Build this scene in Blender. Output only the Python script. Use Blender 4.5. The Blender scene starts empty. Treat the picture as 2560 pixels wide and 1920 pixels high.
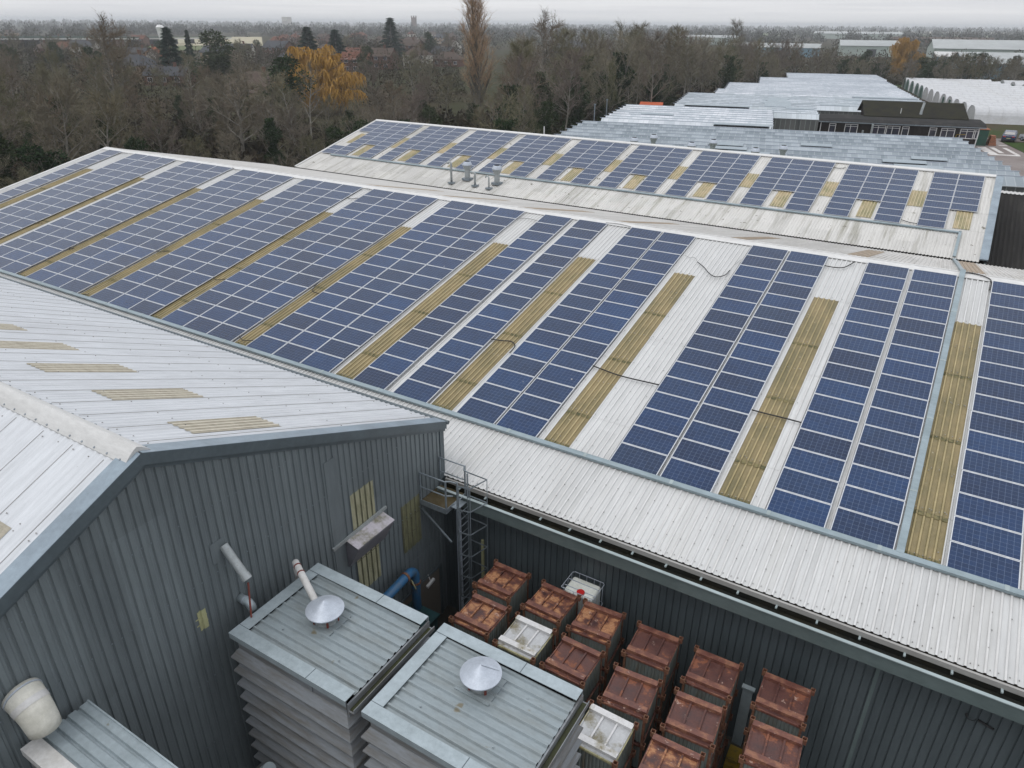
import bpy, math, random
from mathutils import Vector, Matrix
R = math.radians
random.seed(7)
sc = bpy.context.scene
col = sc.collection
# ---------------------------------------------------------------- camera
CAMPOS = Vector((0.7685, -34.5613, 9.2985))
AX = ((0.8536019, 0.2388243, -0.4629544), (0.5208714, -0.3784464, 0.7651610), (0.0075356, -0.8942826, -0.4474393))          # columns: image right, image down, forward (world axes)
F_PX = 1801.17         # focal length for a 2560 px wide picture
cam = bpy.data.cameras.new('camera'); cam.sensor_width = 36.0; cam.lens = F_PX / 2560 * 36
cam.clip_start = 0.2; cam.clip_end = 60000
co = bpy.data.objects.new('camera', cam); col.objects.link(co)
co.matrix_world = Matrix(((AX[0][0], -AX[0][1], -AX[0][2], CAMPOS.x), (AX[1][0], -AX[1][1], -AX[1][2], CAMPOS.y),
                          (AX[2][0], -AX[2][1], -AX[2][2], CAMPOS.z), (0, 0, 0, 1)))
sc.camera = co
sc.view_settings.view_transform = 'Standard'; sc.view_settings.look = 'None'; sc.view_settings.gamma = 1
sc.cycles.max_bounces = 6; sc.cycles.diffuse_bounces = 3; sc.cycles.glossy_bounces = 2; sc.cycles.transparent_max_bounces = 6
sc.cycles.volume_bounces = 0; sc.cycles.caustics_reflective = False; sc.cycles.caustics_refractive = False
sc.cycles.use_denoising = True

def ray(px, py):
    d = Vector(((px - 1280) / F_PX, (py - 960) / F_PX, 1))
    return Vector([sum(AX[i][j] * d[j] for j in range(3)) for i in range(3)])
def atd(px, dist, z):
    """ground position in the direction of a picture column at a horizontal distance"""
    d = ray(px, 60); h = math.hypot(d.x, d.y)
    return (CAMPOS.x + d.x / h * dist, CAMPOS.y + d.y / h * dist, z)
def seen(p):
    q = Vector(p) - CAMPOS
    c = [sum(AX[i][j] * q[i] for i in range(3)) for j in range(3)]
    if c[2] <= 0: return None
    return 1280 + F_PX * c[0] / c[2], 960 + F_PX * c[1] / c[2], c[2]

# ---------------------------------------------------------------- mesh builder
class MB:
    def __init__(s): s.v = []; s.f = []; s.m = []; s.uv = []
    def face(s, pts, mi=0, uv=None):
        n = len(s.v); s.v.extend([tuple(p) for p in pts]); s.f.append(tuple(range(n, n + len(pts)))); s.m.append(mi); s.uv.append(uv)
        return s
    def box(s, x0, x1, y0, y1, z0, z1, mi=0):
        return s.obox(((x0 + x1) / 2, (y0 + y1) / 2, (z0 + z1) / 2), ((x1 - x0) / 2, 0, 0), (0, (y1 - y0) / 2, 0), (0, 0, (z1 - z0) / 2), mi)
    def obox(s, c, a, b, d, mi=0):
        c, a, b, d = Vector(c), Vector(a), Vector(b), Vector(d); n = len(s.v)
        for sx, sy, sz in ((-1,-1,-1),(1,-1,-1),(1,1,-1),(-1,1,-1),(-1,-1,1),(1,-1,1),(1,1,1),(-1,1,1)):
            s.v.append(tuple(c + a * sx + b * sy + d * sz))
        for q in ((3,2,1,0),(4,5,6,7),(0,1,5,4),(1,2,6,5),(2,3,7,6),(3,0,4,7)):
            s.f.append(tuple(n + i for i in q)); s.m.append(mi); s.uv.append(None)
        return s
    def bar(s, p, q, w, h, up=(0, 0, 1), mi=0):
        p, q, up = Vector(p), Vector(q), Vector(up); d = q - p
        side = d.cross(up)
        if side.length < 1e-6: side = d.cross(Vector((1, 0, 0)))
        side.normalize(); u2 = side.cross(d).normalized()
        return s.obox((p + q) / 2, d / 2, side * w / 2, u2 * h / 2, mi)
    def tube(s, pts, r, n=8, mi=0, cap=True):
        pts = [Vector(p) for p in pts]; rs = r if isinstance(r, (list, tuple)) else [r] * len(pts)
        base = len(s.v); prev = None
        for i, p in enumerate(pts):
            t = (pts[min(i + 1, len(pts) - 1)] - pts[max(i - 1, 0)])
            if t.length < 1e-9: t = Vector((0, 0, 1))
            t.normalize()
            if prev is None:
                a = t.cross(Vector((0, 0, 1)))
                if a.length < 1e-3: a = t.cross(Vector((1, 0, 0)))
            else: a = prev - t * prev.dot(t)
            a.normalize(); prev = a; b = t.cross(a)
            for k in range(n):
                w = 2 * math.pi * k / n; s.v.append(tuple(p + (a * math.cos(w) + b * math.sin(w)) * rs[i]))
        for i in range(len(pts) - 1):
            for k in range(n):
                k2 = (k + 1) % n
                s.f.append((base + i * n + k, base + i * n + k2, base + (i + 1) * n + k2, base + (i + 1) * n + k)); s.m.append(mi); s.uv.append(None)
        if cap:
            s.f.append(tuple(base + k for k in reversed(range(n)))); s.m.append(mi); s.uv.append(None)
            e = base + (len(pts) - 1) * n
            s.f.append(tuple(e + k for k in range(n))); s.m.append(mi); s.uv.append(None)
        return s
    def prism(s, poly, ex, mi=0):
        """poly: list of 3d points, ex: extrusion vector"""
        ex = Vector(ex); P = [Vector(p) for p in poly]; n = len(P)
        s.face(list(reversed(P)), mi); s.face([p + ex for p in P], mi)
        for i in range(n):
            j = (i + 1) % n; s.face([P[i], P[j], P[j] + ex, P[i] + ex], mi)
        return s
    def corr(s, O, U, V, N, u0, u1, vs, prof, pitch, mi=0, phase=0.0, crest=None):
        """corrugated sheet: profile along U repeated on a grid, stations vs = [(v, lift)] along V"""
        O, U, V, N = Vector(O), Vector(U), Vector(V), Vector(N)
        us = []
        k0 = math.floor((u0 - phase) / pitch) - 1; k1 = math.ceil((u1 - phase) / pitch) + 1
        for k in range(k0, k1):
            for a, h in prof: us.append((phase + (k + a) * pitch, h))
        def hat(u):
            for i in range(len(us) - 1):
                if us[i][0] <= u <= us[i + 1][0]:
                    d = us[i + 1][0] - us[i][0]; t = 0 if d < 1e-9 else (u - us[i][0]) / d
                    return us[i][1] * (1 - t) + us[i + 1][1] * t
            return 0
        L = [(u0, hat(u0))] + [q for q in us if u0 + 1e-4 < q[0] < u1 - 1e-4] + [(u1, hat(u1))]
        base = len(s.v); n = len(L); mh = max(h for a, h in prof)
        for v, lift in vs:
            for u, h in L: s.v.append(tuple(O + U * u + V * v + N * (h + lift)))
        for j in range(len(vs) - 1):
            for i in range(n - 1):
                a = base + j * n + i
                s.f.append((a, a + 1, a + 1 + n, a + n)); s.m.append(crest if crest is not None and L[i][1] + L[i + 1][1] > 1.2 * mh else mi); s.uv.append(None)
        return s
    def build(s, name, mats, parent=None, smooth=False, loc=None):
        rl = Vector((0, 0, 0))
        if loc is not None: rl = Vector(loc)
        elif parent is not None: rl = rootloc(parent)
        me = bpy.data.meshes.new(name)
        me.from_pydata([(a - rl.x, b - rl.y, c - rl.z) for a, b, c in s.v], [], s.f)
        if not isinstance(mats, (list, tuple)): mats = [mats]
        for m in mats: me.materials.append(m)
        if len(mats) > 1: me.polygons.foreach_set('material_index', s.m)
        if any(u is not None for u in s.uv):
            uvl = me.uv_layers.new(name='UVMap'); i = 0; data = [0.0] * (2 * len(me.loops))
            for fc, u in zip(s.f, s.uv):
                for k in range(len(fc)):
                    if u is not None: data[2 * i] = u[k][0]; data[2 * i + 1] = u[k][1]
                    i += 1
            uvl.data.foreach_set('uv', data)
        if smooth: me.polygons.foreach_set('use_smooth', [True] * len(me.polygons))
        me.update()
        o = bpy.data.objects.new(name, me); col.objects.link(o)
        if parent is not None: o.parent = parent
        elif loc is not None: o.location = loc
        return o
LOC = {}
def rootloc(o):
    while o.parent: o = o.parent
    return Vector(o.location)
def tag(o, label=None, cat=None, group=None, kind=None):
    if label: o['label'] = label
    if cat: o['category'] = cat
    if group: o['group'] = group
    if kind: o['kind'] = kind
    return o
def thing(name, label, cat, loc, group=None, rz=0):
    o = bpy.data.objects.new(name, None); o.empty_display_size = .3; col.objects.link(o); o.location = loc; o.rotation_euler = (0, 0, rz)
    return tag(o, label, cat, group)
def kids(o): return list(CH.get(o.name, []))
CH = {}
def copy_tree(o, parent=None):
    c = o.copy(); col.objects.link(c); c.parent = parent
    for ch in [x for x in o.children]: copy_tree(ch, c)
    return c

# ---------------------------------------------------------------- materials
def new_mat(name):
    m = bpy.data.materials.new(name); m.use_nodes = True
    nt = m.node_tree; b = nt.nodes['Principled BSDF']; return m, nt, b
def N(nt, t, **kw):
    n = nt.nodes.new(t)
    for k, v in kw.items(): setattr(n, k, v)
    return n
def ramp(nt, fac, stops, interp='LINEAR'):
    r = N(nt, 'ShaderNodeValToRGB'); r.color_ramp.interpolation = interp; e = r.color_ramp.elements
    while len(e) < len(stops): e.new(.5)
    for i, (p, c) in enumerate(stops): e[i].position = p; e[i].color = (*c, 1) if len(c) == 3 else c
    nt.links.new(fac, r.inputs[0]); return r.outputs[0]
def noise(nt, scale, detail=4, rough=.6, vec=None, scl=None):
    n = N(nt, 'ShaderNodeTexNoise'); n.inputs['Scale'].default_value = scale; n.inputs['Detail'].default_value = detail; n.inputs['Roughness'].default_value = rough
    if vec is None:
        tc = N(nt, 'ShaderNodeTexCoord'); vec = tc.outputs['Object']
    if scl:
        mp = N(nt, 'ShaderNodeMapping'); mp.inputs['Scale'].default_value = scl; nt.links.new(vec, mp.inputs[0]); vec = mp.outputs[0]
    nt.links.new(vec, n.inputs['Vector']); return n.outputs[0]
def mix(nt, fac, a, b, mode='MIX'):
    m = N(nt, 'ShaderNodeMix', data_type='RGBA', blend_type=mode)
    for sock, v in ((m.inputs[0], fac), (m.inputs[6], a), (m.inputs[7], b)):
        if isinstance(v, (int, float)): sock.default_value = v
        elif isinstance(v, tuple): sock.default_value = (*v, 1) if len(v) == 3 else v
        else: nt.links.new(v, sock)
    return m.outputs[2]
def mth(nt, op, a, b=0.0, c=None):
    m = N(nt, 'ShaderNodeMath', operation=op)
    for s_, v in zip(m.inputs, (a, b, c)):
        if v is None: continue
        if isinstance(v, (int, float)): s_.default_value = v
        else: nt.links.new(v, s_)
    return m.outputs[0]
def dirty(name, base, dirt, scale=1.0, scl=(1, 1, 1), lo=.45, hi=.7, rough=.6, fine=None, metal=0, spec=.4, bump=0, spots=None):
    """base colour with stretched patches of a second colour and fine variation"""
    m, nt, b = new_mat(name)
    n1 = noise(nt, scale, 6, .65, scl=scl)
    f1 = ramp(nt, n1, [(lo, (0, 0, 0)), (hi, (1, 1, 1))])
    c = mix(nt, f1, base, dirt)
    n2 = noise(nt, scale * 7, 4, .7, scl=scl)
    f2 = ramp(nt, n2, [(.3, (.86, .86, .86)), (.75, (1.08, 1.08, 1.08))])
    c = mix(nt, 1.0, c, f2, 'MULTIPLY')
    if spots:
        n3 = noise(nt, spots[0], 2, .5); f3 = ramp(nt, n3, [(spots[1], (0, 0, 0)), (spots[1] + .04, (1, 1, 1))])
        c = mix(nt, f3, c, spots[2])
    nt.links.new(c, b.inputs['Base Color']); b.inputs['Roughness'].default_value = rough; b.inputs['Metallic'].default_value = metal
    b.inputs['Specular IOR Level'].default_value = spec if rough < .8 else 0.03
    if bump:
        bp = N(nt, 'ShaderNodeBump'); bp.inputs['Strength'].default_value = bump; bp.inputs['Distance'].default_value = .02
        nt.links.new(n2, bp.inputs['Height']); nt.links.new(bp.outputs[0], b.inputs['Normal'])
    return m
def sheets(m, axis_pitch, amount=.12, ax='X', p2=5.3):
    """tint every cladding sheet a little differently"""
    nt = m.node_tree; b = nt.nodes['Principled BSDF']; src = b.inputs['Base Color'].links[0].from_socket
    tc = N(nt, 'ShaderNodeTexCoord'); sp = N(nt, 'ShaderNodeSeparateXYZ'); nt.links.new(tc.outputs['Object'], sp.inputs[0])
    u = mth(nt, 'FLOOR', mth(nt, 'DIVIDE', sp.outputs[0 if ax == 'X' else 1], axis_pitch))
    w = mth(nt, 'FLOOR', mth(nt, 'DIVIDE', sp.outputs[1 if ax == 'X' else 2], p2))
    cb = N(nt, 'ShaderNodeCombineXYZ'); nt.links.new(u, cb.inputs[0]); nt.links.new(w, cb.inputs[1])
    wn = N(nt, 'ShaderNodeTexWhiteNoise'); nt.links.new(cb.outputs[0], wn.inputs['Vector'])
    f = ramp(nt, wn.outputs['Value'], [(0, (1 - amount,) * 3), (1, (1 + amount * .6,) * 3)])
    c = mix(nt, 1.0, src, f, 'MULTIPLY'); nt.links.new(c, b.inputs['Base Color']); return m

M = {}
M['roof_white'] = sheets(dirty('cement_sheet_white', (.535, .54, .535), (.475, .47, .445), .30, (2.2, .22, .22), .5, .85, .62), 1.0, .07)
M['roof_back'] = sheets(dirty('cement_sheet_back', (.54, .53, .51), (.44, .425, .395), .5, (3, .25, .25), .45, .75, .7), 1.0, .08)
M['roof_old'] = sheets(dirty('cement_sheet_mottled', (.58, .57, .545), (.33, .32, .275), .8, (3.5, .22, .3), .5, .72, .75, spots=(2.2, .69, (.20, .19, .16))), 1.0, .10)
M['roof_fg'] = sheets(dirty('painted_sheet_white', (.545, .565, .59), (.50, .515, .535), .4, (2.2, .3, .3), .5, .8, .45, spots=(11, .75, (.42, .42, .42))), 1.07, .05)
M['cap_white'] = dirty('ridge_white', (.62, .62, .61), (.53, .52, .50), 1.2, (.3, 1, 1), .5, .8, .6)
M['cap_grey'] = dirty('ridge_pale', (.55, .55, .54), (.49, .485, .47), 1.5, (.3, 1, 1), .45, .75, .7)
M['skylight'] = dirty('moss_stained_sheet', (.25, .195, .095), (.145, .125, .06), 1.1, (1.2, .5, .5), .38, .68, .5, spots=(6, .70, (.34, .30, .20)))
M['skylight_rib'] = dirty('pale_sheet_rib', (.38, .31, .165), (.26, .215, .105), 1.1, (1.2, .5, .5), .4, .7, .5)  # paler than the pans, for stronger rib contrast
M['roof_rib'] = dirty('cement_sheet_rib', (.60, .60, .595), (.53, .52, .50), .6, (2, .4, .4), .45, .8, .6)  # paler crests, so light and shade on the ribs sit in the colour
M['fix'] = dirty('fixing_cap', (.30, .29, .28), (.2, .2, .19), 3)
M['skylight_far_rib'] = dirty('stained_rib_far', (.56, .48, .32), (.40, .34, .18), 1.2, (2, .6, .6), .4, .7, .5)
M['skylight_fg_rib'] = dirty('cream_rib', (.56, .52, .43), (.45, .41, .32), 2, (.6, 3, 1), .4, .7, .5)  # crests paler than the pans: rib shading put into the colour
M['skylight_far'] = dirty('stained_sheet_far', (.40, .32, .19), (.20, .19, .09), 1.2, (1.2, .6, .6), .4, .62, .5)
M['skylight_b'] = dirty('brown_sheet', (.36, .28, .20), (.26, .22, .17), 1.5, (2, .5, .5), .4, .7, .6)
M['skylight_fg'] = dirty('cream_sheet', (.36, .33, .26), (.27, .245, .19), 2.0, (.6, 3, 1), .4, .7, .5)
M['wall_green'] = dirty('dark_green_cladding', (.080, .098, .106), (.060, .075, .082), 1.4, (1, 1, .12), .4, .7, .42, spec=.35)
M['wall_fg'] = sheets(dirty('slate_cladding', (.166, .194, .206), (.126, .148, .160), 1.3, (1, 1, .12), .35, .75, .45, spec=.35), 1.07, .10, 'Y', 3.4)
M['flash'] = dirty('flashing_blue_grey', (.24, .30, .35), (.16, .20, .235), 1.0, (1, 1, 1), .4, .7, .35, spec=.5)
M['flash_d'] = dirty('flashing_dark', (.095, .12, .135), (.075, .095, .105), 1.0, (1, 1, 1), .4, .7, .4)
M['gutter'] = dirty('gutter_face', (.13, .165, .165), (.095, .125, .125), .7, (.5, 1, 1), .35, .7, .35)
M['gutter_lip'] = dirty('gutter_lip', (.34, .40, .41), (.25, .30, .30), .7, (.5, 1, 1), .35, .7, .35)
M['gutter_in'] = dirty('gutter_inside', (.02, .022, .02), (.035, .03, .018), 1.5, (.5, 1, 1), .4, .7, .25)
M['tray'] = dirty('galvanised_tray', (.28, .345, .375), (.21, .265, .285), 1.2, (.4, 1, 1), .4, .7, .4, metal=.2)
M['steel'] = dirty('galvanised_steel', (.25, .29, .32), (.155, .18, .20), 3, (1, 1, 1), .4, .7, .45, metal=.35)
M['zinc'] = dirty('zinc_sheet', (.36, .42, .45), (.28, .33, .35), 1.3, (1, 1, 1), .4, .7, .4, metal=.25, spots=(5, .72, (.24, .25, .22)))
M['zinc_roof'] = dirty('weathered_zinc_roof', (.26, .305, .325), (.215, .24, .24), 1.6, (.5, 1.6, 1), .45, .7, .42, metal=.15, spots=(2.3, .70, (.18, .165, .12)))
M['louver'] = dirty('louver_blade', (.25, .27, .29), (.165, .155, .14), 1.6, (.5, .5, 5), .42, .7, .55, metal=.25)
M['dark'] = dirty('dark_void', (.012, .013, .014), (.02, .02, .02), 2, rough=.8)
M['alu'] = dirty('cowl_aluminium', (.47, .515, .58), (.38, .42, .48), 5, (1, 1, 1), .4, .7, .48, metal=.25)
M['red'] = dirty('red_oxide_paint', (.17, .035, .025), (.10, .03, .02), 4, rough=.55)
M['pipe'] = dirty('pipe_grey', (.37, .40, .41), (.26, .28, .28), 3, (1, 1, 1), .4, .7, .4, metal=.2, spots=(16, .68, (.25, .2, .16)))
M['cream'] = dirty('cream_grp', (.62, .61, .55), (.50, .49, .42), 1.6, (1, 1, 1), .45, .7, .45)
M['white_panel'] = dirty('white_panel', (.58, .575, .565), (.46, .45, .42), 1.6, (1, 1, 1), .5, .75, .5)
M['patch'] = dirty('cream_patch', (.42, .42, .24), (.35, .35, .2), 3, rough=.5)
M['window_sheet'] = dirty('translucent_cladding', (.36, .35, .24), (.20, .20, .12), 2.0, (1, 3, .8), .45, .70, .5)
M['window_sheet_d'] = dirty('translucent_cladding_mossy', (.19, .19, .11), (.08, .085, .05), 2.0, (1, 3, .8), .45, .70, .55)
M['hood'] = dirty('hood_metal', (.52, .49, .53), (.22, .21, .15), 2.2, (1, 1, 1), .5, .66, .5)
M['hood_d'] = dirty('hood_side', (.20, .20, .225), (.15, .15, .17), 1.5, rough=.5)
M['moss_floor'] = dirty('mossy_deck', (.085, .068, .038), (.12, .10, .065), 3, rough=.8)
M['blue'] = dirty('blue_pipe', (.035, .13, .27), (.10, .12, .12), 3, (1, 1, 1), .5, .75, .4)
M['green_tank'] = dirty('dark_teal_tank', (.018, .055, .06), (.012, .03, .032), 2, rough=.4)
M['concrete'] = dirty('yard_concrete', (.075, .075, .07), (.04, .038, .033), .6, (1, 1, 1), .4, .65, .85)
M['black'] = dirty('black_cable', (.012, .012, .013), (.02, .02, .02), 4, rough=.5)
M['grey_cable'] = dirty('thin_grey_cable', (.25, .25, .25), (.3, .3, .3), 4, rough=.5)
M['dark_roof'] = sheets(dirty('blackened_sheet', (.030, .029, .028), (.045, .043, .04), .9, (3, .3, .3), .45, .7, .8), 1.0, .12)
M['timber'] = dirty('black_timber', (.022, .019, .018), (.04, .033, .03), 1.5, (1, 1, .3), .4, .7, .8)
M['mossroof'] = dirty('mossy_felt_roof', (.034, .033, .022), (.024, .023, .021), .8, (1, 1, 1), .4, .65, .9)
M['feltroof'] = dirty('dark_felt_roof', (.038, .038, .038), (.075, .07, .065), .6, (1, 1, 1), .5, .8, .85)
M['white'] = dirty('white_paint', (.72, .72, .72), (.6, .6, .58), 2, rough=.5)
M['winglass'] = dirty('window_glass', (.03, .035, .05), (.06, .05, .08), 1.2, rough=.12, spec=.8)
M['yellow'] = dirty('yellow_paint', (.30, .20, .02), (.06, .055, .03), 4, (1, 1, 1), .55, .7, .5)
M['tunnel'] = dirty('polythene_skin', (.50, .51, .525), (.42, .42, .41), .35, (.8, .8, 1.2), .5, .8, .4)
M['tunnel_end'] = dirty('polythene_end', (.50, .51, .52), (.42, .43, .43), 1.0, rough=.4)
M['tgreen'] = dirty('green_door', (.02, .085, .06), (.03, .06, .045), 2, rough=.6)
M['road'] = dirty('pinkish_tarmac', (.20, .17, .16), (.26, .235, .225), .12, (1, 1, 1), .4, .65, .85)
M['mark'] = dirty('road_marking', (.62, .60, .58), (.42, .38, .36), 1.5, (1, 1, 1), .45, .65, .7)
M['orange'] = dirty('orange_sheet', (.50, .10, .035), (.42, .09, .03), 1, rough=.7)
M['brickheap'] = dirty('terracotta', (.34, .15, .09), (.22, .12, .08), 3, rough=.8)
M['post'] = dirty('pale_yellow_post', (.43, .42, .24), (.36, .35, .2), 4, rough=.5)
M['ibc'] = dirty('white_plastic', (.70, .72, .68), (.6, .62, .56), 2, rough=.4)
M['redcap'] = dirty('red_plastic', (.50, .02, .02), (.4, .02, .02), 3, rough=.4)
# solar cells: pale grid lines and busbars by UV, colour varies per module
def solar_mat():
    m, nt, b = new_mat('solar_cells')
    uv = N(nt, 'ShaderNodeUVMap'); uv.uv_map = 'UVMap'; sp = N(nt, 'ShaderNodeSeparateXYZ'); nt.links.new(uv.outputs[0], sp.inputs[0])
    def line(s_, w):
        fr = mth(nt, 'FRACT', s_); a = mth(nt, 'ABSOLUTE', mth(nt, 'SUBTRACT', fr, .5))
        return mth(nt, 'GREATER_THAN', a, .5 - w)
    gu = line(sp.outputs[0], .022); gv = line(sp.outputs[1], .022)
    bus = line(mth(nt, 'MULTIPLY', sp.outputs[1], 3), .05)
    oi = N(nt, 'ShaderNodeObjectInfo')
    fl = mth(nt, 'ADD', mth(nt, 'FLOOR', sp.outputs[0]), mth(nt, 'MULTIPLY', mth(nt, 'FLOOR', sp.outputs[1]), 17.3))
    wn = N(nt, 'ShaderNodeTexWhiteNoise', noise_dimensions='2D'); cb = N(nt, 'ShaderNodeCombineXYZ'); nt.links.new(fl, cb.inputs[0]); nt.links.new(oi.outputs['Random'], cb.inputs[1]); nt.links.new(cb.outputs[0], wn.inputs['Vector'])
    geo = N(nt, 'ShaderNodeNewGeometry')
    big = noise(nt, .55, 3, .5, vec=geo.outputs['Position'])
    c = ramp(nt, oi.outputs['Random'], [(0, (.008, .020, .056)), (.35, (.009, .027, .077)), (.7, (.008, .032, .098)), (1, (.012, .027, .066))])
    c = mix(nt, 1.0, c, ramp(nt, wn.outputs['Value'], [(0, (.88, .88, .88)), (1, (1.12, 1.12, 1.12))]), 'MULTIPLY')
    c = mix(nt, 1.0, c, ramp(nt, big, [(.3, (.85, .85, .88)), (.7, (1.15, 1.15, 1.1))]), 'MULTIPLY')
    c = mix(nt, mth(nt, 'MULTIPLY', bus, .10), c, (.15, .20, .32))
    c = mix(nt, mth(nt, 'MULTIPLY', mth(nt, 'MAXIMUM', gu, gv), .45), c, (.22, .29, .42))
    sp2 = noise(nt, 7.0, 1, .3, vec=geo.outputs['Position']); c = mix(nt, ramp(nt, sp2, [(.86, (0, 0, 0)), (.87, (1, 1, 1))]), c, (.5, .5, .5))
    nt.links.new(c, b.inputs['Base Color']); b.inputs['Roughness'].default_value = .22; b.inputs['IOR'].default_value = 1.5
    b.inputs['Specular IOR Level'].default_value = .32
    dust = noise(nt, 3.0, 3, .6, vec=geo.outputs['Position']); nt.links.new(ramp(nt, dust, [(.3, (.20, .20, .20)), (.7, (.26, .26, .26))]), b.inputs['Roughness'])
    return m
M['cells'] = solar_mat()
M['frame'] = dirty('silver_frame', (.58, .60, .63), (.50, .52, .55), 3, rough=.4)

# ---------------------------------------------------------------- world and sun
SUN_EL, SUN_AZ = R(66), R(-125)      # weak sun high behind the camera's left shoulder; direction counted from +X
wld = bpy.data.worlds.new('World'); sc.world = wld; wld.use_nodes = True
nt = wld.node_tree; bg = nt.nodes['Background']
sky = N(nt, 'ShaderNodeTexSky', sky_type='NISHITA'); sky.sun_disc = False; sky.sun_elevation = SUN_EL; sky.sun_rotation = R(90) - SUN_AZ
sky.dust_density = 4; sky.air_density = 1
hs = N(nt, 'ShaderNodeHueSaturation'); hs.inputs['Saturation'].default_value = .12; nt.links.new(sky.outputs[0], hs.inputs['Color'])
tc = N(nt, 'ShaderNodeTexCoord'); sp = N(nt, 'ShaderNodeSeparateXYZ'); nt.links.new(tc.outputs['Generated'], sp.inputs[0])
el = ramp(nt, sp.outputs[2], [(0, (8.9, 8.95, 9.1)), (.06, (8.6, 8.7, 8.95)), (.35, (9.4, 9.65, 10.1)), (1, (13.0, 13.3, 14.0))])
cl = noise(nt, 2.5, 5, .6, vec=tc.outputs['Generated'], scl=(1, 1, 45))
cl = ramp(nt, cl, [(.35, (.90, .905, .92)), (.65, (1.05, 1.045, 1.04))])
el = mix(nt, 1.0, el, cl, 'MULTIPLY')
cc = mix(nt, .88, hs.outputs[0], el); nt.links.new(cc, bg.inputs[0]); bg.inputs[1].default_value = .105
sl = bpy.data.lights.new('sun', 'SUN'); sl.energy = .8; sl.angle = R(25); sl.color = (1, .97, .93)
so = bpy.data.objects.new('sun', sl); col.objects.link(so)
sd = Vector((math.cos(SUN_EL) * math.cos(SUN_AZ), math.cos(SUN_EL) * math.sin(SUN_AZ), math.sin(SUN_EL)))
so.rotation_euler = sd.to_track_quat('Z', 'Y').to_euler(); so.location = (0, 0, 60)

# ---------------------------------------------------------------- ground
YARD, LAND = -10.0, -7.5
def gz(x, y):
    t = min(1, max(0, (y - 44) / 16)); t2 = min(1, max(0, (-66 - x) / 14)); t = max(t, t2); t = t * t * (3 - 2 * t)
    return YARD + (LAND - YARD) * t
g = MB(); xs = [-14000, -5000, -2000, -900, -400, -200, -120, -90, -80, -73, -66, -55, -30, 0, 8, 20, 40, 80, 160, 400, 1200, 4000, 14000]
ys = [-3000, -600, -200, -80, -40, -10, 10, 30, 44, 48, 52, 56, 60, 70, 100, 150, 230, 400, 800, 2000, 5000, 9000, 14000]
for j in range(len(ys) - 1):
    for i in range(len(xs) - 1):
        g.face([(x, y, gz(x, y)) for x, y in ((xs[i], ys[j]), (xs[i + 1], ys[j]), (xs[i + 1], ys[j + 1]), (xs[i], ys[j + 1]))])
gm = dirty('winter_ground', (.045, .047, .026), (.055, .043, .030), .02, (1, 1, 1), .42, .6, .95)
tag(g.build('ground', gm), kind='structure')
y_ = MB(); y_.face([(-11.9, -60, YARD + .004), (14, -60, YARD + .004), (14, -18.2, YARD + .004), (-11.9, -18.2, YARD + .004)])
tag(y_.build('yard_floor', M['concrete']), kind='structure')

# ---------------------------------------------------------------- main warehouse
M['moss_band'] = dirty('moss_band', (.10, .10, .06), (.22, .19, .10), 5, (1, 1, 1), .4, .6, .8)
SL = R(12.6); TS = math.tan(SL); CS = math.cos(SL); SS = math.sin(SL)
RIB = [(0, 0), (.60, 0), (.68, .030), (.76, .038), (.84, .038), (.92, .030)]
def main_pt(x, v, n=0.0):          # v: distance down the slope from the origin line, n above panel plane
    return Vector((x, -v * CS - n * SS * 1, -v * SS + n * CS))
V_D = Vector((0, -CS, -SS)); N_F = Vector((0, -SS, CS)); U_X = Vector((1, 0, 0))
wh = thing('warehouse', 'long grey warehouse with a white corrugated roof carrying most of the solar panels', 'warehouse', (-24, -9, YARD))
X0, X1 = -59.3, 12.0; VE = 18.9
def laps(v0, v1, L):
    out = [(v0, 0)]
    for v in L:
        if v0 < v < v1: out += [(v - .001, .0), (v, .0), (v + .0, -.014)]
    # stepped laps: each lower sheet tucks under the upper one
    st = []; lift = 0.0; cur = v0; st.append((v0, lift))
    for v in [q for q in L if v0 < q < v1]:
        st.append((v, lift)); lift2 = lift - .012; st.append((v + .004, lift2)); st.append((v + .25, lift2 + .006)); lift = lift2 + .006
    st.append((v1, lift)); return st
m = MB(); m.corr(N_F * -.135, U_X, V_D, N_F, X0, X1, laps(-.45, VE, [3.5, 8.9, 14.2]), RIB, .204, 0, 0.0, 2)
M['fascia'] = dirty('eave_fascia', (.33, .325, .31), (.26, .25, .235), 1.5, (.4, 1, 1))
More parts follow.
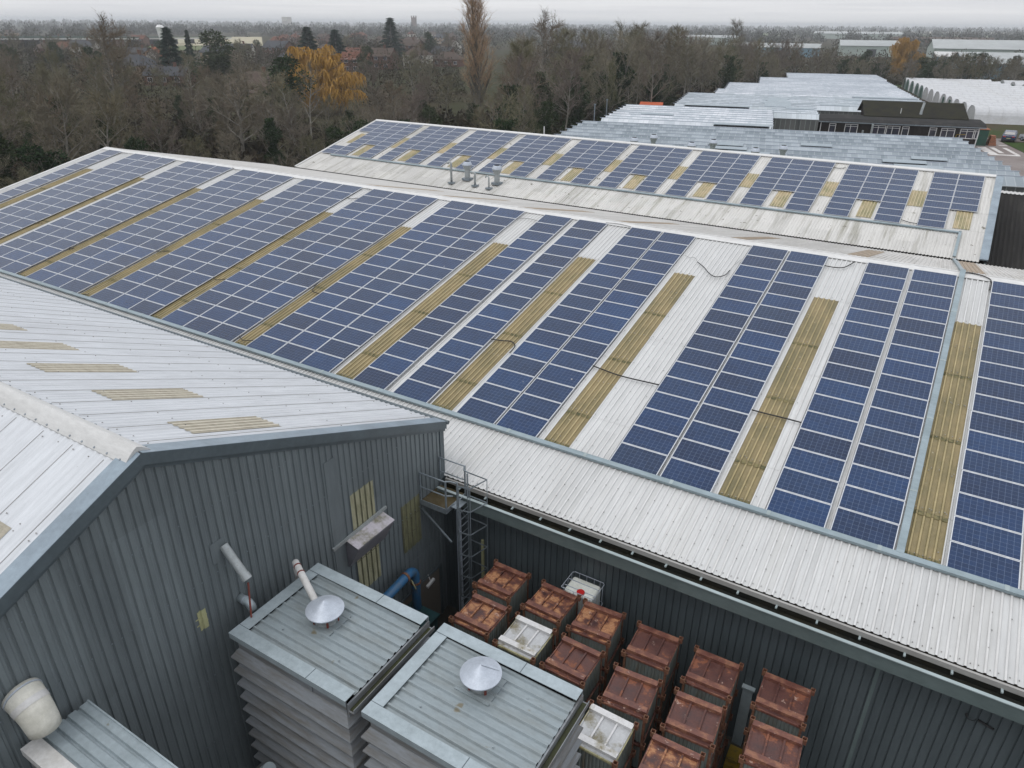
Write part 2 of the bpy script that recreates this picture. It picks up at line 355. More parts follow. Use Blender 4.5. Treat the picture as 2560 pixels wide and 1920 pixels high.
# fixings along the purlins
def fixings(m, mi, rows, x0, x1, step, off, ptf, skip=.18):
    for v in rows:
        x = x0
        while x < x1:
            if random.random() > skip:
                c = ptf(x + random.uniform(-.02, .02), v + random.uniform(-.02, .02), off); m.obox(c, (.012, 0, 0), V_D * .012, N_F * .010, mi)
            x += step
fixings(m, 1, [3.35, 8.75, 14.05], -12, X1, .408, -.10, main_pt)
fixings(m, 1, [5.3, 7.1, 10.7, 12.4, 15.6], -12, X1, .612, -.10, main_pt)
fixings(m, 1, [17.05, 17.6, 18.15], -20, X1, .408, -.118, main_pt, .3); fixings(m, 1, [18.75], -12, X1, .204, -.128, main_pt, 0)
m.build('roof_slope', [M['roof_white'], M['fix'], M['roof_rib']], wh)
for k, (a, v0) in enumerate([(1.93, 3.5), (-3.22, 3.5), (-9.29, 3.5), (-14.28, 3.6), (-19.27, 3.65), (-25.36, 3.65), (-31.35, 3.55), (-37.4, 3.45), (-43.55, 3.4), (-49.95, 3.3), (-56.3, 3.3)]):
    a = round(a / .204) * .204 - .01
    m = MB(); m.corr(N_F * -.122, U_X, V_D, N_F, a, a + .97, laps(v0, 16.0, [7.05, 10.65, 14.2]), RIB, .204, 0, 0.0, 2)
    # edge returns so that the sheet has a thickness
    for xx in (a, a + .97): m.box(xx - .006, xx + .006, -.001, .001, 0, .001)
    fixings(m, 1, [v0 + .1, 5.2, 6.95, 8.8, 10.55, 12.3, 14.1, 15.9], a + .1, a + .95, .204, -.085, main_pt, .25)
    for vj in (7.06, 10.66, 14.21, 15.9): m.corr(N_F * -.117, U_X, V_D, N_F, a + .01, a + .96, [(vj, -.008), (vj + (.16 if vj < 15 else .09), -.008)], RIB, .204, 3, 0.0, 0)
    m.build('roof_light', [M['skylight'], M['fix'], M['skylight_rib'], M['moss_band']], wh)
BS = R(12.5); VB = Vector((0, math.cos(BS), -math.sin(BS))); NB = Vector((0, math.sin(BS), math.cos(BS)))
AP = main_pt(0, -.45, -.135)       # apex
m = MB(); m.corr(AP, U_X * -1, VB, NB, -X1, -X0, [(v, -.0) for v in (0, 17.45)], RIB, .204); m.f = [tuple(reversed(f)) for f in m.f]
m.build('rear_roof_slope', M['roof_back'], wh)
for a, v0, v1 in ((1.9, 2.5, 17.2), (-3.0, 2.3, 14.2), (-8.6, 1.9, 11.4), (-15.0, 1.0, 11.0), (-21.0, 1.0, 10.5), (-27.0, 1.0, 9.5), (-33.0, 1.0, 9.5)):
    m = MB(); m.corr(AP + NB * .012, U_X * -1, VB, NB, -a - .9, -a, [(v0, 0), (v1, 0)], RIB, .204); m.f = [tuple(reversed(f)) for f in m.f]
    m.build('rear_roof_light', M['skylight_b'], wh)
M['tile_valley'] = dirty('valley_shade', (.13, .12, .10), (.20, .18, .15), 1.2, (.3, 1, 1))  # gutter coloured dark to imitate the shadow line in the valley
# ridge cap with scalloped edge
m = MB()
for s_, (vd, nn) in enumerate(((V_D, N_F), (VB, NB))):
    a = AP + Vector((0, 0, .075)); b_ = AP + vd * .40 + nn * .062
    m.face([Vector((X0, a.y, a.z)), Vector((X1, a.y, a.z)), Vector((X1, b_.y, b_.z)), Vector((X0, b_.y, b_.z))][::1 if s_ else -1])
    c = b_ - nn * .022; m.face([Vector((X0, b_.y, b_.z)), Vector((X1, b_.y, b_.z)), Vector((X1, c.y, c.z)), Vector((X0, c.y, c.z))][::1 if s_ else -1])
m.tube([AP + Vector((X0, 0, .075)), AP + Vector((X1, 0, .075))], .035, 8)
m.build('ridge_cap', M['cap_white'], wh)
# verge at the far left end
m = MB(); m.prism([main_pt(X0 - .12, -.45, -.16), main_pt(X0 + .10, -.45, -.16), main_pt(X0 + .10, -.45, -.07), main_pt(X0 - .12, -.45, -.07)], V_D * (VE + .45))
m.prism([AP + Vector((X0 - .12, 0, -.03)), AP + Vector((X0 - .12, 0, .06)), AP + Vector((X0 + .10, 0, .06)), AP + Vector((X0 + .10, 0, -.03))], VB * 17.7)
m.build('verge_trim', M['cap_white'], wh)
YW = -18.42; ZE = main_pt(0, VE, -.135).z
WALLP = [(0, 0), (.50, 0), (.58, .032), (.92, .032)]
m = MB(); m.corr((0, YW, ZE - .25), U_X, (0, 0, -1), (0, -1, 0), -11.6, X1, [(0, 0), (10.0 + ZE - .25, 0)], [(0, .032), (.80, .032), (.86, .0), (.94, .0)], .213, 0)
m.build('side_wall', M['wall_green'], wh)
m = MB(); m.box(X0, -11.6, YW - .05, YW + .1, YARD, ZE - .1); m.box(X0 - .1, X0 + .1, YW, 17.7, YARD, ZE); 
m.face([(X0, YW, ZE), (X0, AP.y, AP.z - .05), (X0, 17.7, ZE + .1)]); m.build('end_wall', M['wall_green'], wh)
# corner post and a slightly paler joint strip on the side wall
m = MB(); m.box(1.93, 2.02, YW - .045, YW - .02, -9.9, -4.5); m.build('joint_strip', M['gutter'], wh)
# box gutter under the eave
gt = MB(); gt.box(-11.5, X1, -18.99, -18.95, -4.80, -4.37)
gt.box(-11.5, X1, -18.95, YW - .03, -4.80, -4.76); gx = gt.build('box_gutter', M['gutter'], wh)
m = MB(); m.box(-11.5, X1, -19.03, -18.93, -4.37, -4.345); m.build('gutter_lip', M['gutter_lip'], gx)
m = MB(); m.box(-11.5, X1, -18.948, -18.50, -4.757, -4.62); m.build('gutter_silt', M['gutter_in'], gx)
m = MB(); m.box(-11.5, X1, -18.47, YW - .02, -4.74, ZE - .03); m.build('eave_filler', M['gutter_in'], wh)  # near-black strip: shade of the eave gap put into the colour
m = MB(); m.box(-11.5, X1, -18.54, -18.472, ZE - .16, ZE - .012); m.build('eave_fascia', M['fascia'], wh)
x = -10.9
while x < X1:
    m = MB(); m.box(x, x + .05, -18.66, -18.525, -4.44, -4.40); m.box(x, x + .05, -18.535, -18.522, -4.44, -4.30); m.build('gutter_bracket', M['gutter_lip'], gx); x += 1.02
# valley gutter between the two roofs
m = MB(); m.box(X0, 3.4, 17.45, 18.05, -4.05, -3.93); m.build('valley_gutter', M['tile_valley'], wh)

# cable tray along the roof: near roof
ct = thing('cable_tray', 'long grey cable tray below the near roof panels, with an upright run over the ridge', 'cable tray', (1.8, 0, 0))
m = MB(); m.prism([main_pt(-59, 16.12, -.09), main_pt(-59, 16.30, -.09), main_pt(-59, 16.30, .01), main_pt(-59, 16.12, .01)], (71, 0, 0)); tr1 = m.build('tray_run', M['tray'], ct)
m = MB(); m.prism([main_pt(1.70, -.35, -.09), main_pt(1.90, -.35, -.09), main_pt(1.90, -.35, .015), main_pt(1.70, -.35, .015)], V_D * 16.5)
pts = [main_pt(1.80, -.1, -.04), AP + Vector((1.8, 0, .14)), AP + VB * .6 + NB * .09 + Vector((1.8, 0, 0))]
for a_, b_ in zip(pts[:-1], pts[1:]): m.bar(a_, b_, .2, .11)
m.bar(pts[-1], AP + VB * 17.2 + NB * .09 + Vector((1.63, 0, 0)), .16, .10, NB); m.build('tray_upright', M['tray'], ct)
for x in range(-56, 12, 3): m = MB(); m.obox(main_pt(x + .3, 16.21, .012), (.05, 0, 0), V_D * .095, N_F * .006); m.build('tray_clip', M['gutter_lip'], ct)
for v in (3, 6.5, 10, 13.6): m = MB(); m.obox(main_pt(1.8, v, .017), (.102, 0, 0), V_D * .03, N_F * .005); m.build('tray_clip', M['gutter_lip'], ct)

# ---------------------------------------------------------------- solar panels
PW, PH, PT = 1.65, .99, .04
def panel_frame(m, mi=0, T=lambda x, y, z: (x, y, z), detail=True):
    w = .025
    def bx(x0, x1, y0, y1, z0, z1):
        P = [T(x, y, z) for z in (z0, z1) for x, y in ((x0, y0), (x1, y0), (x1, y1), (x0, y1))]
        n = len(m.v); m.v.extend([tuple(p) for p in P])
        for q in ((3,2,1,0),(4,5,6,7),(0,1,5,4),(1,2,6,5),(2,3,7,6),(3,0,4,7)): m.f.append(tuple(n + i for i in q)); m.m.append(mi); m.uv.append(None)
    bx(0, PW, 0, w, -PT, 0); bx(0, PW, PH - w, PH, -PT, 0); bx(0, w, w, PH - w, -PT, 0); bx(PW - w, PW, w, PH - w, -PT, 0)
    if detail:
        for x in (.30, PW - .30):
            bx(x - .02, x + .02, -.012, PH + .008, -.098, -PT - .001); bx(x - .03, x + .03, -.018, -.001, -PT, .004)
def panel_glass(m, mi=0, T=lambda x, y, z: (x, y, z)):
    a = .0252; m.face([T(a, a, -.006), T(PW - a, a, -.006), T(PW - a, PH - a, -.006), T(a, PH - a, -.006)], mi, [(0, 0), (10, 0), (10, 6), (0, 6)])
fm = MB(); panel_frame(fm); gm_ = MB(); panel_glass(gm_)
proto = fm.build('solar_panel', M['frame']); pg = gm_.build('cell_glass', M['cells']); pg.parent = proto
COLS = [1.65 * 0 + 2.91, 0, -1.81, -5.12, -6.87, -11.3, -13.03, -16.03, -18.11]
for gx0 in (-24.38, -30.35, -36.25, -42.36, -48.42, -54.71):
    COLS += [gx0 + 3.34, gx0 + 1.67, gx0]
COLS += [-58.1]
def ordn(n): return str(n) + ('th' if 10 <= n % 100 <= 20 else {1: 'st', 2: 'nd', 3: 'rd'}.get(n % 10, 'th'))
slots = []
for ci, x in enumerate(COLS):
    for r in range(16):
        v = r * 1.01 + PH; P = main_pt(x, v, 0); s_ = seen(main_pt(x + .8, v - .5, 0))
        ok = s_ and -60 < s_[0] < 2620 and -40 < s_[1] < 1960
        area = 0
        if s_: 
            q = [seen(main_pt(x + a, v - b, 0))[:2] for a, b in ((0, 0), (PW, 0), (PW, PH), (0, PH))]
            area = abs(sum(q[i][0] * q[(i + 1) % 4][1] - q[(i + 1) % 4][0] * q[i][1] for i in range(4))) / 2
        slots.append((area if ok else -1, ci, r, x, v))
slots.sort(key=lambda t: -t[0])
first = True
for a, ci, r, x, v in slots[:300]:
    o = proto if first else copy_tree(proto); first = False
    o.location = main_pt(x + random.uniform(-.006, .006), v, 0); o.rotation_euler = (SL, 0, 0)
    where = 'column right of the upright cable tray' if ci == 0 else ('column touching the upright cable tray' if ci == 1 else ordn(ci) + ' column left of the upright cable tray')
    tag(o, 'blue solar panel, %s from the ridge, %s' % (ordn(r + 1), where), 'solar panel', 'solar panels on the two white roofs')
rest = MB()
SL2 = R(14.2); C2, S2 = math.cos(SL2), math.sin(SL2); T2 = math.tan(SL2)
def r2_pt(x, v, n=0.0): return Vector((x, 30.6 - v * C2 - n * S2, -.455 - v * S2 + n * C2))
for a, ci, r, x, v in slots[300:]:
    T = lambda px, py, pz, x=x, v=v: main_pt(x + px, v - py, pz)
    panel_frame(rest, 0, T, True); panel_glass(rest, 1, T)
two = []
for bx_ in (-54.83, -48.88, -42.87, -36.98, -30.86, -24.98, -19.06, -13.1, -7.07, -1.01):
    n0 = 9
    two += [(bx_, range(0, 9)), (bx_ + 1.67, range(0, 6)), (bx_ + 3.34, range(0, 9))]
two = [t for t in two if t[0] < 1.5]; two += [(-56.49, list(range(0, 3)) + [7, 8])]
for x, rows in two:
    for r in rows:
        v = .36 + r * 1.01 + PH; T = lambda px, py, pz, x=x, v=v: r2_pt(x + px, v - py, pz)
        panel_frame(rest, 0, T, True); panel_glass(rest, 1, T)
ro = rest.build('distant_solar_panels', [M['frame'], M['cells']])
tag(ro, 'remaining smaller-looking blue solar panels, on the rear roof and far left of the near roof', 'solar panels', 'solar panels on the two white roofs', 'stuff')

# ---------------------------------------------------------------- second (rear) warehouse
w2 = thing('warehouse', 'second white-roofed warehouse behind the valley, its roof mottled with dirt and carrying short panel columns', 'warehouse', (-26, 30, YARD))
V2 = Vector((0, -C2, -S2)); N2 = Vector((0, -S2, C2)); XA, XB = -56.8, 3.0
m = MB(); m.corr(Vector((0, 30.6, -.455)) + N2 * -.135, U_X, V2, N2, XA, XB, laps(-.1, 13.1, [3.7, 6.35, 9.05]), RIB, .204); m.build('roof_slope', M['roof_old'], w2)
m = MB(); m.corr(Vector((0, 30.6, -.455)) + N2 * -.135 - V2 * .1, U_X * -1, Vector((0, C2, -S2)), Vector((0, S2, C2)), -XB, -XA, [(0, 0), (13.4, 0)], RIB, .204); m.f = [tuple(reversed(f)) for f in m.f]
m.build('rear_roof_slope', M['roof_back'], w2)
for x, v0, v1 in [(bx_ + 1.67 + .45, 6.35, 9.0) for bx_ in (-54.83, -48.88, -42.87, -36.98, -30.86, -24.98, -19.06, -13.1, -7.07, -1.01)] + [(g0, 3.75, 6.35) for g0 in (-55.8, -49.75, -43.85, -38.0, -32.0, -25.9, -20.0, -14.1, -8.05, -2.05)]:
    m = MB(); m.corr(Vector((0, 30.6, -.455)) + N2 * -.120, U_X, V2, N2, x, x + 1.0, [(v0, 0), (v1, 0)], RIB, .204, 0, 0.0, 1); m.build('roof_light', [M['skylight_far'], M['skylight_far_rib']], w2)
m = MB(); a = r2_pt(0, -.1, -.05)
m.prism([(XA, a.y - .32, a.z - .10), (XA, a.y - .32, a.z - .04), (XA, a.y, a.z + .06), (XA, a.y + .32, a.z - .04), (XA, a.y + .32, a.z - .10)], (XB - XA, 0, 0)); m.build('ridge_cap', M['cap_white'], w2)
m = MB(); m.prism([r2_pt(XB, -.1, -.16), r2_pt(XB + .48, -.1, -.16), r2_pt(XB + .48, -.1, -.075), r2_pt(XB, -.1, -.075)], V2 * 12.9)
for v in (3.7, 6.4, 9.0): m.obox(r2_pt(XB + .24, v, -.072), (.24, 0, 0), V2 * .02, N2 * .004)
m.build('verge_flashing', M['flash'], w2)
m = MB(); m.prism([r2_pt(XA - .15, -.1, -.16), r2_pt(XA + .08, -.1, -.16), r2_pt(XA + .08, -.1, -.07), r2_pt(XA - .15, -.1, -.07)], V2 * 13.1); m.build('verge_trim', M['cap_grey'], w2)
m = MB(); m.box(XB + .3, XB + .42, 17.9, 43.6, YARD, -3.9); m.face([(XB + .42, 17.9, -3.9), (XB + .42, 43.6, -3.9), (XB + .42, 30.7, -.62)]); m.box(XA - .05, XA + .05, 17.9, 43.6, YARD, -3.9); m.face([(XA - .05, 43.6, -3.9), (XA - .05, 17.9, -3.9), (XA - .05, 30.7, -.62)])
m.box(XA, XB + .3, 43.5, 43.6, YARD, -3.95); m.build('end_wall', M['wall_green'], w2)
c2 = thing('cable_tray', 'thin grey cable tray below the short panel columns of the rear roof', 'cable tray', (-20, 21, -3))
m = MB(); m.prism([r2_pt(-55, 9.55, -.09), r2_pt(-55, 9.72, -.09), r2_pt(-55, 9.72, 0), r2_pt(-55, 9.55, 0)], (56.7, 0, 0)); m.build('tray_run', M['tray'], c2)
m = MB(); m.prism([r2_pt(1.53, 9.5, -.09), r2_pt(1.70, 9.5, -.09), r2_pt(1.70, 9.5, .0), r2_pt(1.53, 9.5, .0)], V2 * 3.5); m.build('tray_down_run', M['tray'], c2)
# ---------------------------------------------------------------- near gabled shed
XG = -11.67; AY, AZ = -28.1, 1.72; TR = math.tan(R(22.2)); TL = math.tan(R(24.5))
def gtop(y): return AZ - (y - AY) * TR if y > AY else AZ - (AY - y) * TL
sh = thing('shed', 'near grey-clad shed with a pale gabled roof and dark ribbed gable wall', 'shed', (-30, -28, YARD))
def gable(m, prof, pitch, y0, y1, ztop, zbot, N_, x, mi=0):
    us = []
    for k in range(math.floor(y0 / pitch), math.ceil(y1 / pitch) + 1):
        for a, h in prof: us.append(((k + a) * pitch, h))
    us = [q for q in us if y0 < q[0] < y1]
    for i in range(len(us) - 1):
        (a, ha), (b, hb) = us[i], us[i + 1]
        if b - a < 1e-6: continue
        m.face([(x + N_ * ha, a, zbot), (x + N_ * hb, b, zbot), (x + N_ * hb, b, ztop(b)), (x + N_ * ha, a, ztop(a))], mi)
GP = [(0, 0), (.10, .0), (.18, .035), (.62, .035), (.70, .02), (.92, .02), (.99, .0)]
m = MB(); gable(m, GP, .213, -38, -18.44, lambda y: gtop(y) - .12, -4.95, 1, XG)
gable(m, GP, .213, -38, -18.44, lambda y: -4.95, YARD, 1, XG - .014)
fx = [(-38 + .213 * i) for i in range(92)]
for z in (-4.7, -2.0, -6.6, -.3):
    for y in fx:
        if z < gtop(y) - .5 and random.random() > .25: m.obox((XG + .045, y + .08, z + random.uniform(-.02, .02)), (.006, 0, 0), (0, .012, 0), (0, 0, .012), 1)
m.build('gable_wall', [M['wall_fg'], M['steel']], sh)
m = MB(); m.box(XG - .05, XG - .02, -38, -18.3, YARD, -2.2); m.box(-60, XG, -18.45, -18.30, -6, -2.35); m.build('wall_lining', M['flash_d'], sh)
m = MB(); m.box(XG + .036, XG + .055, -23.55, -23.15, YARD, -1.0); m.build('wall_cover_strip', M['wall_fg'], sh)
m = MB(); m.box(XG - .03, XG + .06, -18.58, -18.43, -4.3, -2.2); m.build('corner_trim', M['flash_d'], sh)
SP = [(0, 0), (.25, .0), (.40, .022), (.60, .026), (.75, .018), (.92, 0)]
VR = Vector((0, math.cos(R(22.2)), -math.sin(R(22.2)))); NR = Vector((0, math.sin(R(22.2)), math.cos(R(22.2))))
VL = Vector((0, -math.cos(R(24.5)), -math.sin(R(24.5)))); NL = Vector((0, -math.sin(R(24.5)), math.cos(R(24.5))))
APX = Vector((0, AY, AZ))
def fixr(m, mi, V, Nn, rows, off=.028):
    for v in rows:
        x = -42.0
        while x < XG:
            if random.random() > .35: m.obox(APX + V * (v + random.uniform(-.03, .03)) + Nn * off + Vector((x, 0, 0)), (.011, 0, 0), V * .011, Nn * .010, mi)
            x += .533
m = MB(); m.corr(APX, U_X * -1, VR, NR, -XG + .1, 62, [(0, 0), (4.6, 0), (4.604, -.010), (4.8, -.004), (10.62, -.004)], SP, .213); m.f = [tuple(reversed(f)) for f in m.f]
fixr(m, 1, VR, NR, (.55, 2.2, 4.5, 6.3, 8.2, 10.2)); m.build('roof_slope', [M['roof_fg'], M['fix']], sh)
m = MB(); m.corr(APX, U_X, VL, NL, -62, XG - .1, [(0, 0), (10.8, 0)], SP, .213)
fixr(m, 1, VL, NL, (.5, 2.1, 2.25, 4.4, 6.3)); m.build('roof_slope', [M['roof_fg'], M['fix']], sh)
for a in (-13.5, -16.5, -19.5, -22.5, -25.5, -28.5):
    m = MB(); m.corr(APX + NR * .012, U_X * -1, VR, NR, -a - 1.0, -a, [(1.9, 0), (4.5, 0)], SP, .213, 0, 0.0, 1); m.f = [tuple(reversed(f)) for f in m.f]; m.build('roof_light', [M['skylight_fg'], M['skylight_fg_rib']], sh)
for a in (-13.8, -19.8, -25.8):
    m = MB(); m.corr(APX + NL * .012, U_X, VL, NL, a, a + 1.0, [(2.25, 0), (4.6, 0)], SP, .213); m.build('roof_light', M['skylight_fg'], sh)
# sheet side laps: thin raised seams running down the slope
m = MB()
for i in range(46):
    x = XG - .6 - i * 1.066; m.bar(APX + VR * .4 + NR * .03 + Vector((x, 0, 0)), APX + VR * 10.6 + NR * .03 + Vector((x, 0, 0)), .014, .008, NR)
    m.bar(APX + VL * .4 + NL * .03 + Vector((x, 0, 0)), APX + VL * 10.6 + NL * .03 + Vector((x, 0, 0)), .010, .008, NL)
m.build('sheet_seam', M['fix'], sh)
# rolled ridge cap
m = MB(); prof = []
for t in range(-8, 9):
    y = t / 8 * .30; base = -abs(y) * (TR if y > 0 else TL); prof.append((y, base + .045 + .11 * (1 - (abs(t) / 8) ** 2)))
for a, b in zip(prof[:-1], prof[1:]):
    m.face([(-62, AY + a[0], AZ + a[1]), (XG, AY + a[0], AZ + a[1]), (XG, AY + b[0], AZ + b[1]), (-62, AY + b[0], AZ + b[1])])
for q in (prof[0], prof[-1]): m.face([(-62, AY + q[0], AZ + q[1]), (XG, AY + q[0], AZ + q[1]), (XG, AY + q[0], AZ + q[1] - .03), (-62, AY + q[0], AZ + q[1] - .03)])
x = XG - .2
while x > -40:
    for sgn, V, Nn in ((1, VR, NR), (-1, VL, NL)):
        m.obox(APX + V * .27 + Nn * .055 + Vector((x, 0, 0)), (.02, 0, 0), V * .02, Nn * .014, 1)
    x -= .213 * 2
m.face([(XG, AY + q[0], AZ + q[1]) for q in prof] + [(XG, AY, AZ - .1)])
m.build('ridge_cap', [M['cap_grey'], M['steel']], sh, smooth=False)
# verge flashing: top strip, face and drip
m = MB()
for V, Nn, L in ((VR, NR, 10.55), (VL, NL, 10.9)):
    o = APX + Nn * .045
    m.prism([o + Vector((XG - .34, 0, 0)), o + Vector((XG + .12, 0, 0)), o + Vector((XG + .12, 0, 0)) + Nn * .012, o + Vector((XG - .34, 0, 0)) + Nn * .012], V * L)
m.build('verge_flashing', M['flash'], sh)
m = MB()
def zt(y, d): return gtop(y) + d
for (ya, yb) in ((AY, -18.28), (AY, -38)):
    m.face([(XG + .122, ya, zt(ya, .05)), (XG + .122, yb, zt(yb, .05)), (XG + .122, yb, zt(yb, -.22)), (XG + .122, ya, zt(ya, -.22))])
    m.face([(XG + .122, ya, zt(ya, -.22)), (XG + .122, yb, zt(yb, -.22)), (XG + .055, yb, zt(yb, -.24)), (XG + .055, ya, zt(ya, -.24))])
    m.face([(XG + .055, ya, zt(ya, -.24)), (XG + .055, yb, zt(yb, -.24)), (XG + .055, yb, zt(yb, -.33)), (XG + .055, ya, zt(ya, -.33))])
m.build('barge_board', M['flash_d'], sh)
m = MB(); m.tube([(XG - 48, -18.22, -2.30), (XG + .15, -18.22, -2.30)], .07, 10); m.build('eave_gutter', M['flash_d'], sh)
# translucent wall panels
M['window_rib_shade'] = dirty('rib_shade', (.17, .17, .11), (.09, .09, .06), 3)  # dark groove faces are painted rib shadows; the thin bars share the colour
def wallpanel(name, y0, y1, z0, z1, mat, off=.012):
    m = MB(); gable(m, GP, .213, y0, y1, lambda y: z1, z0, 1, XG + off)
    m.m = [1 if abs(f_[0][0] - (XG + off)) < .011 else 0 for f_ in [[m.v[i] for i in f] for f in m.f]]
    for zz in (z0 + (z1 - z0) * .33, z0 + (z1 - z0) * .66): m.box(XG + off + .034, XG + off + .038, y0 + .02, y1 - .02, zz, zz + .03, 1)
    return m.build(name, [mat, M['window_rib_shade']], sh)
wallpanel('wall_light', -22.76, -21.76, -6.05, -2.50, M['window_sheet']); wallpanel('wall_light', -20.72, -19.76, -6.02, -4.2, M['window_sheet_d'])
wp_ = wallpanel('wall_patch', -27.86, -27.52, -3.25, -2.70, M['patch']); wp_.data.materials[1] = M['patch']
m = MB(); m.box(XG + .036, XG + .044, -27.12, -26.72, -1.78, -1.22); m.build('cover_plate', M['wall_fg'], sh)
# brick infill beside the corner
bm, bt, bb = new_mat('brick_wall'); br = N(bt, 'ShaderNodeTexBrick'); br.inputs['Scale'].default_value = 4.5; br.inputs['Color1'].default_value = (.30, .11, .07, 1); br.inputs['Color2'].default_value = (.22, .09, .06, 1); br.inputs['Mortar'].default_value = (.16, .14, .12, 1)
br.inputs['Mortar Size'].default_value = .02; tcx = N(bt, 'ShaderNodeTexCoord'); mpx = N(bt, 'ShaderNodeMapping'); mpx.inputs['Rotation'].default_value = (R(90), 0, R(90)); bt.links.new(tcx.outputs['Object'], mpx.inputs[0]); bt.links.new(mpx.outputs[0], br.inputs['Vector']); bt.links.new(br.outputs[0], bb.inputs['Base Color']); bb.inputs['Roughness'].default_value = .85
m = MB(); m.box(XG + .04, XG + .06, -21.2, -18.95, YARD, -7.8); m.build('brick_panel', bm, sh)
m = MB(); m.box(XG + .05, XG + .09, -18.95, -18.83, YARD, -7.75); m.box(XG + .05, XG + .09, -21.25, -18.83, -7.8, -7.72); m.build('panel_frame', M['flash_d'], sh)

hd = thing('vent_hood', 'pale metal box hood with sloping underside fixed on the dark gable wall', 'vent hood', (XG, -22.3, -4))
m = MB(); P = [(XG + .04, -3.80), (XG + .50, -3.93), (XG + .50, -3.99), (XG + .12, -4.72), (XG + .04, -4.76)]
m.prism([(x, -23.10, z) for x, z in P], (0, 1.55, 0)); m.build('hood_box', M['hood_d'], hd)
m = MB(); m.prism([(XG + .03, -23.12, -3.785), (XG + .52, -23.12, -3.925), (XG + .52, -23.12, -3.905), (XG + .03, -23.12, -3.765)], (0, 1.59, 0)); m.build('hood_top', M['hood'], hd)
m = MB(); m.bar((XG + .08, -23.62, -3.78), (XG + .08, -21.38, -3.70), .07, .09); m.build('hood_flashing', M['pipe'], hd)
wl = thing('wall_lamp', 'small pale bulkhead lamp on a bracket above the brick infill', 'lamp', (XG, -19.57, -8))
m = MB(); m.tube([(XG + .05, -19.57, -7.7), (XG + .16, -19.57, -7.95)], .015, 6); m.build('bracket', M['white'], wl)
m = MB(); m.bar((XG + .17, -19.8, -8.03), (XG + .17, -19.4, -7.95), .09, .09); m.build('lamp_body', M['white'], wl)

fl = thing('flue_pipe', 'straight grey flue pipe poking down from the gable wall with an open end', 'pipe', (XG, -26.77, -1.5))
d = (Vector((-10.98, -26.78, -2.13)) - Vector((XG, -26.77, -1.42))).normalized()
a = Vector((XG + .03, -26.77, -1.45)); b = Vector((-10.98, -26.78, -2.13))
m = MB(); m.tube([a, b], .105, 18, cap=False); m.tube([b - d * .02, b - d * .02 + d * .001], .104, 18); m.build('pipe_barrel', M['pipe'], fl, smooth=False)
m = MB(); m.tube([b - d * .14, b + d * .01], .118, 18, cap=False); m.build('end_collar', M['pipe'], fl)
m = MB(); m.tube([b - d * .01, b - d * .005], .10, 18); m.build('pipe_opening', M['dark'], fl)
m = MB(); m.tube([b + Vector((0, 0, -.1)), (-10.76, -27.02, -2.98)], .022, 8); m.build('prop', M['red'], fl)
el_ = thing('elbow_pipe', 'short shiny grey elbow pipe on the gable wall below the straight flue', 'pipe', (XG, -26.62, -3.15))
m = MB(); pts = [Vector((XG + .03, -26.64, -3.12)), Vector((XG + .22, -26.63, -3.13))]
for t in range(1, 7):
    w_ = t / 6 * math.pi / 2; pts.append(Vector((XG + .22 + .20 * math.sin(w_), -26.62, -3.13 - .20 * (1 - math.cos(w_)))))
m.tube(pts, .105, 16); m.build('elbow', M['zinc'], el_, smooth=True)
m = MB(); m.tube([Vector((XG + .19, -26.63, -3.13)), Vector((XG + .22, -26.63, -3.13))], .113, 16); m.build('joint_ring', M['alu'], el_)

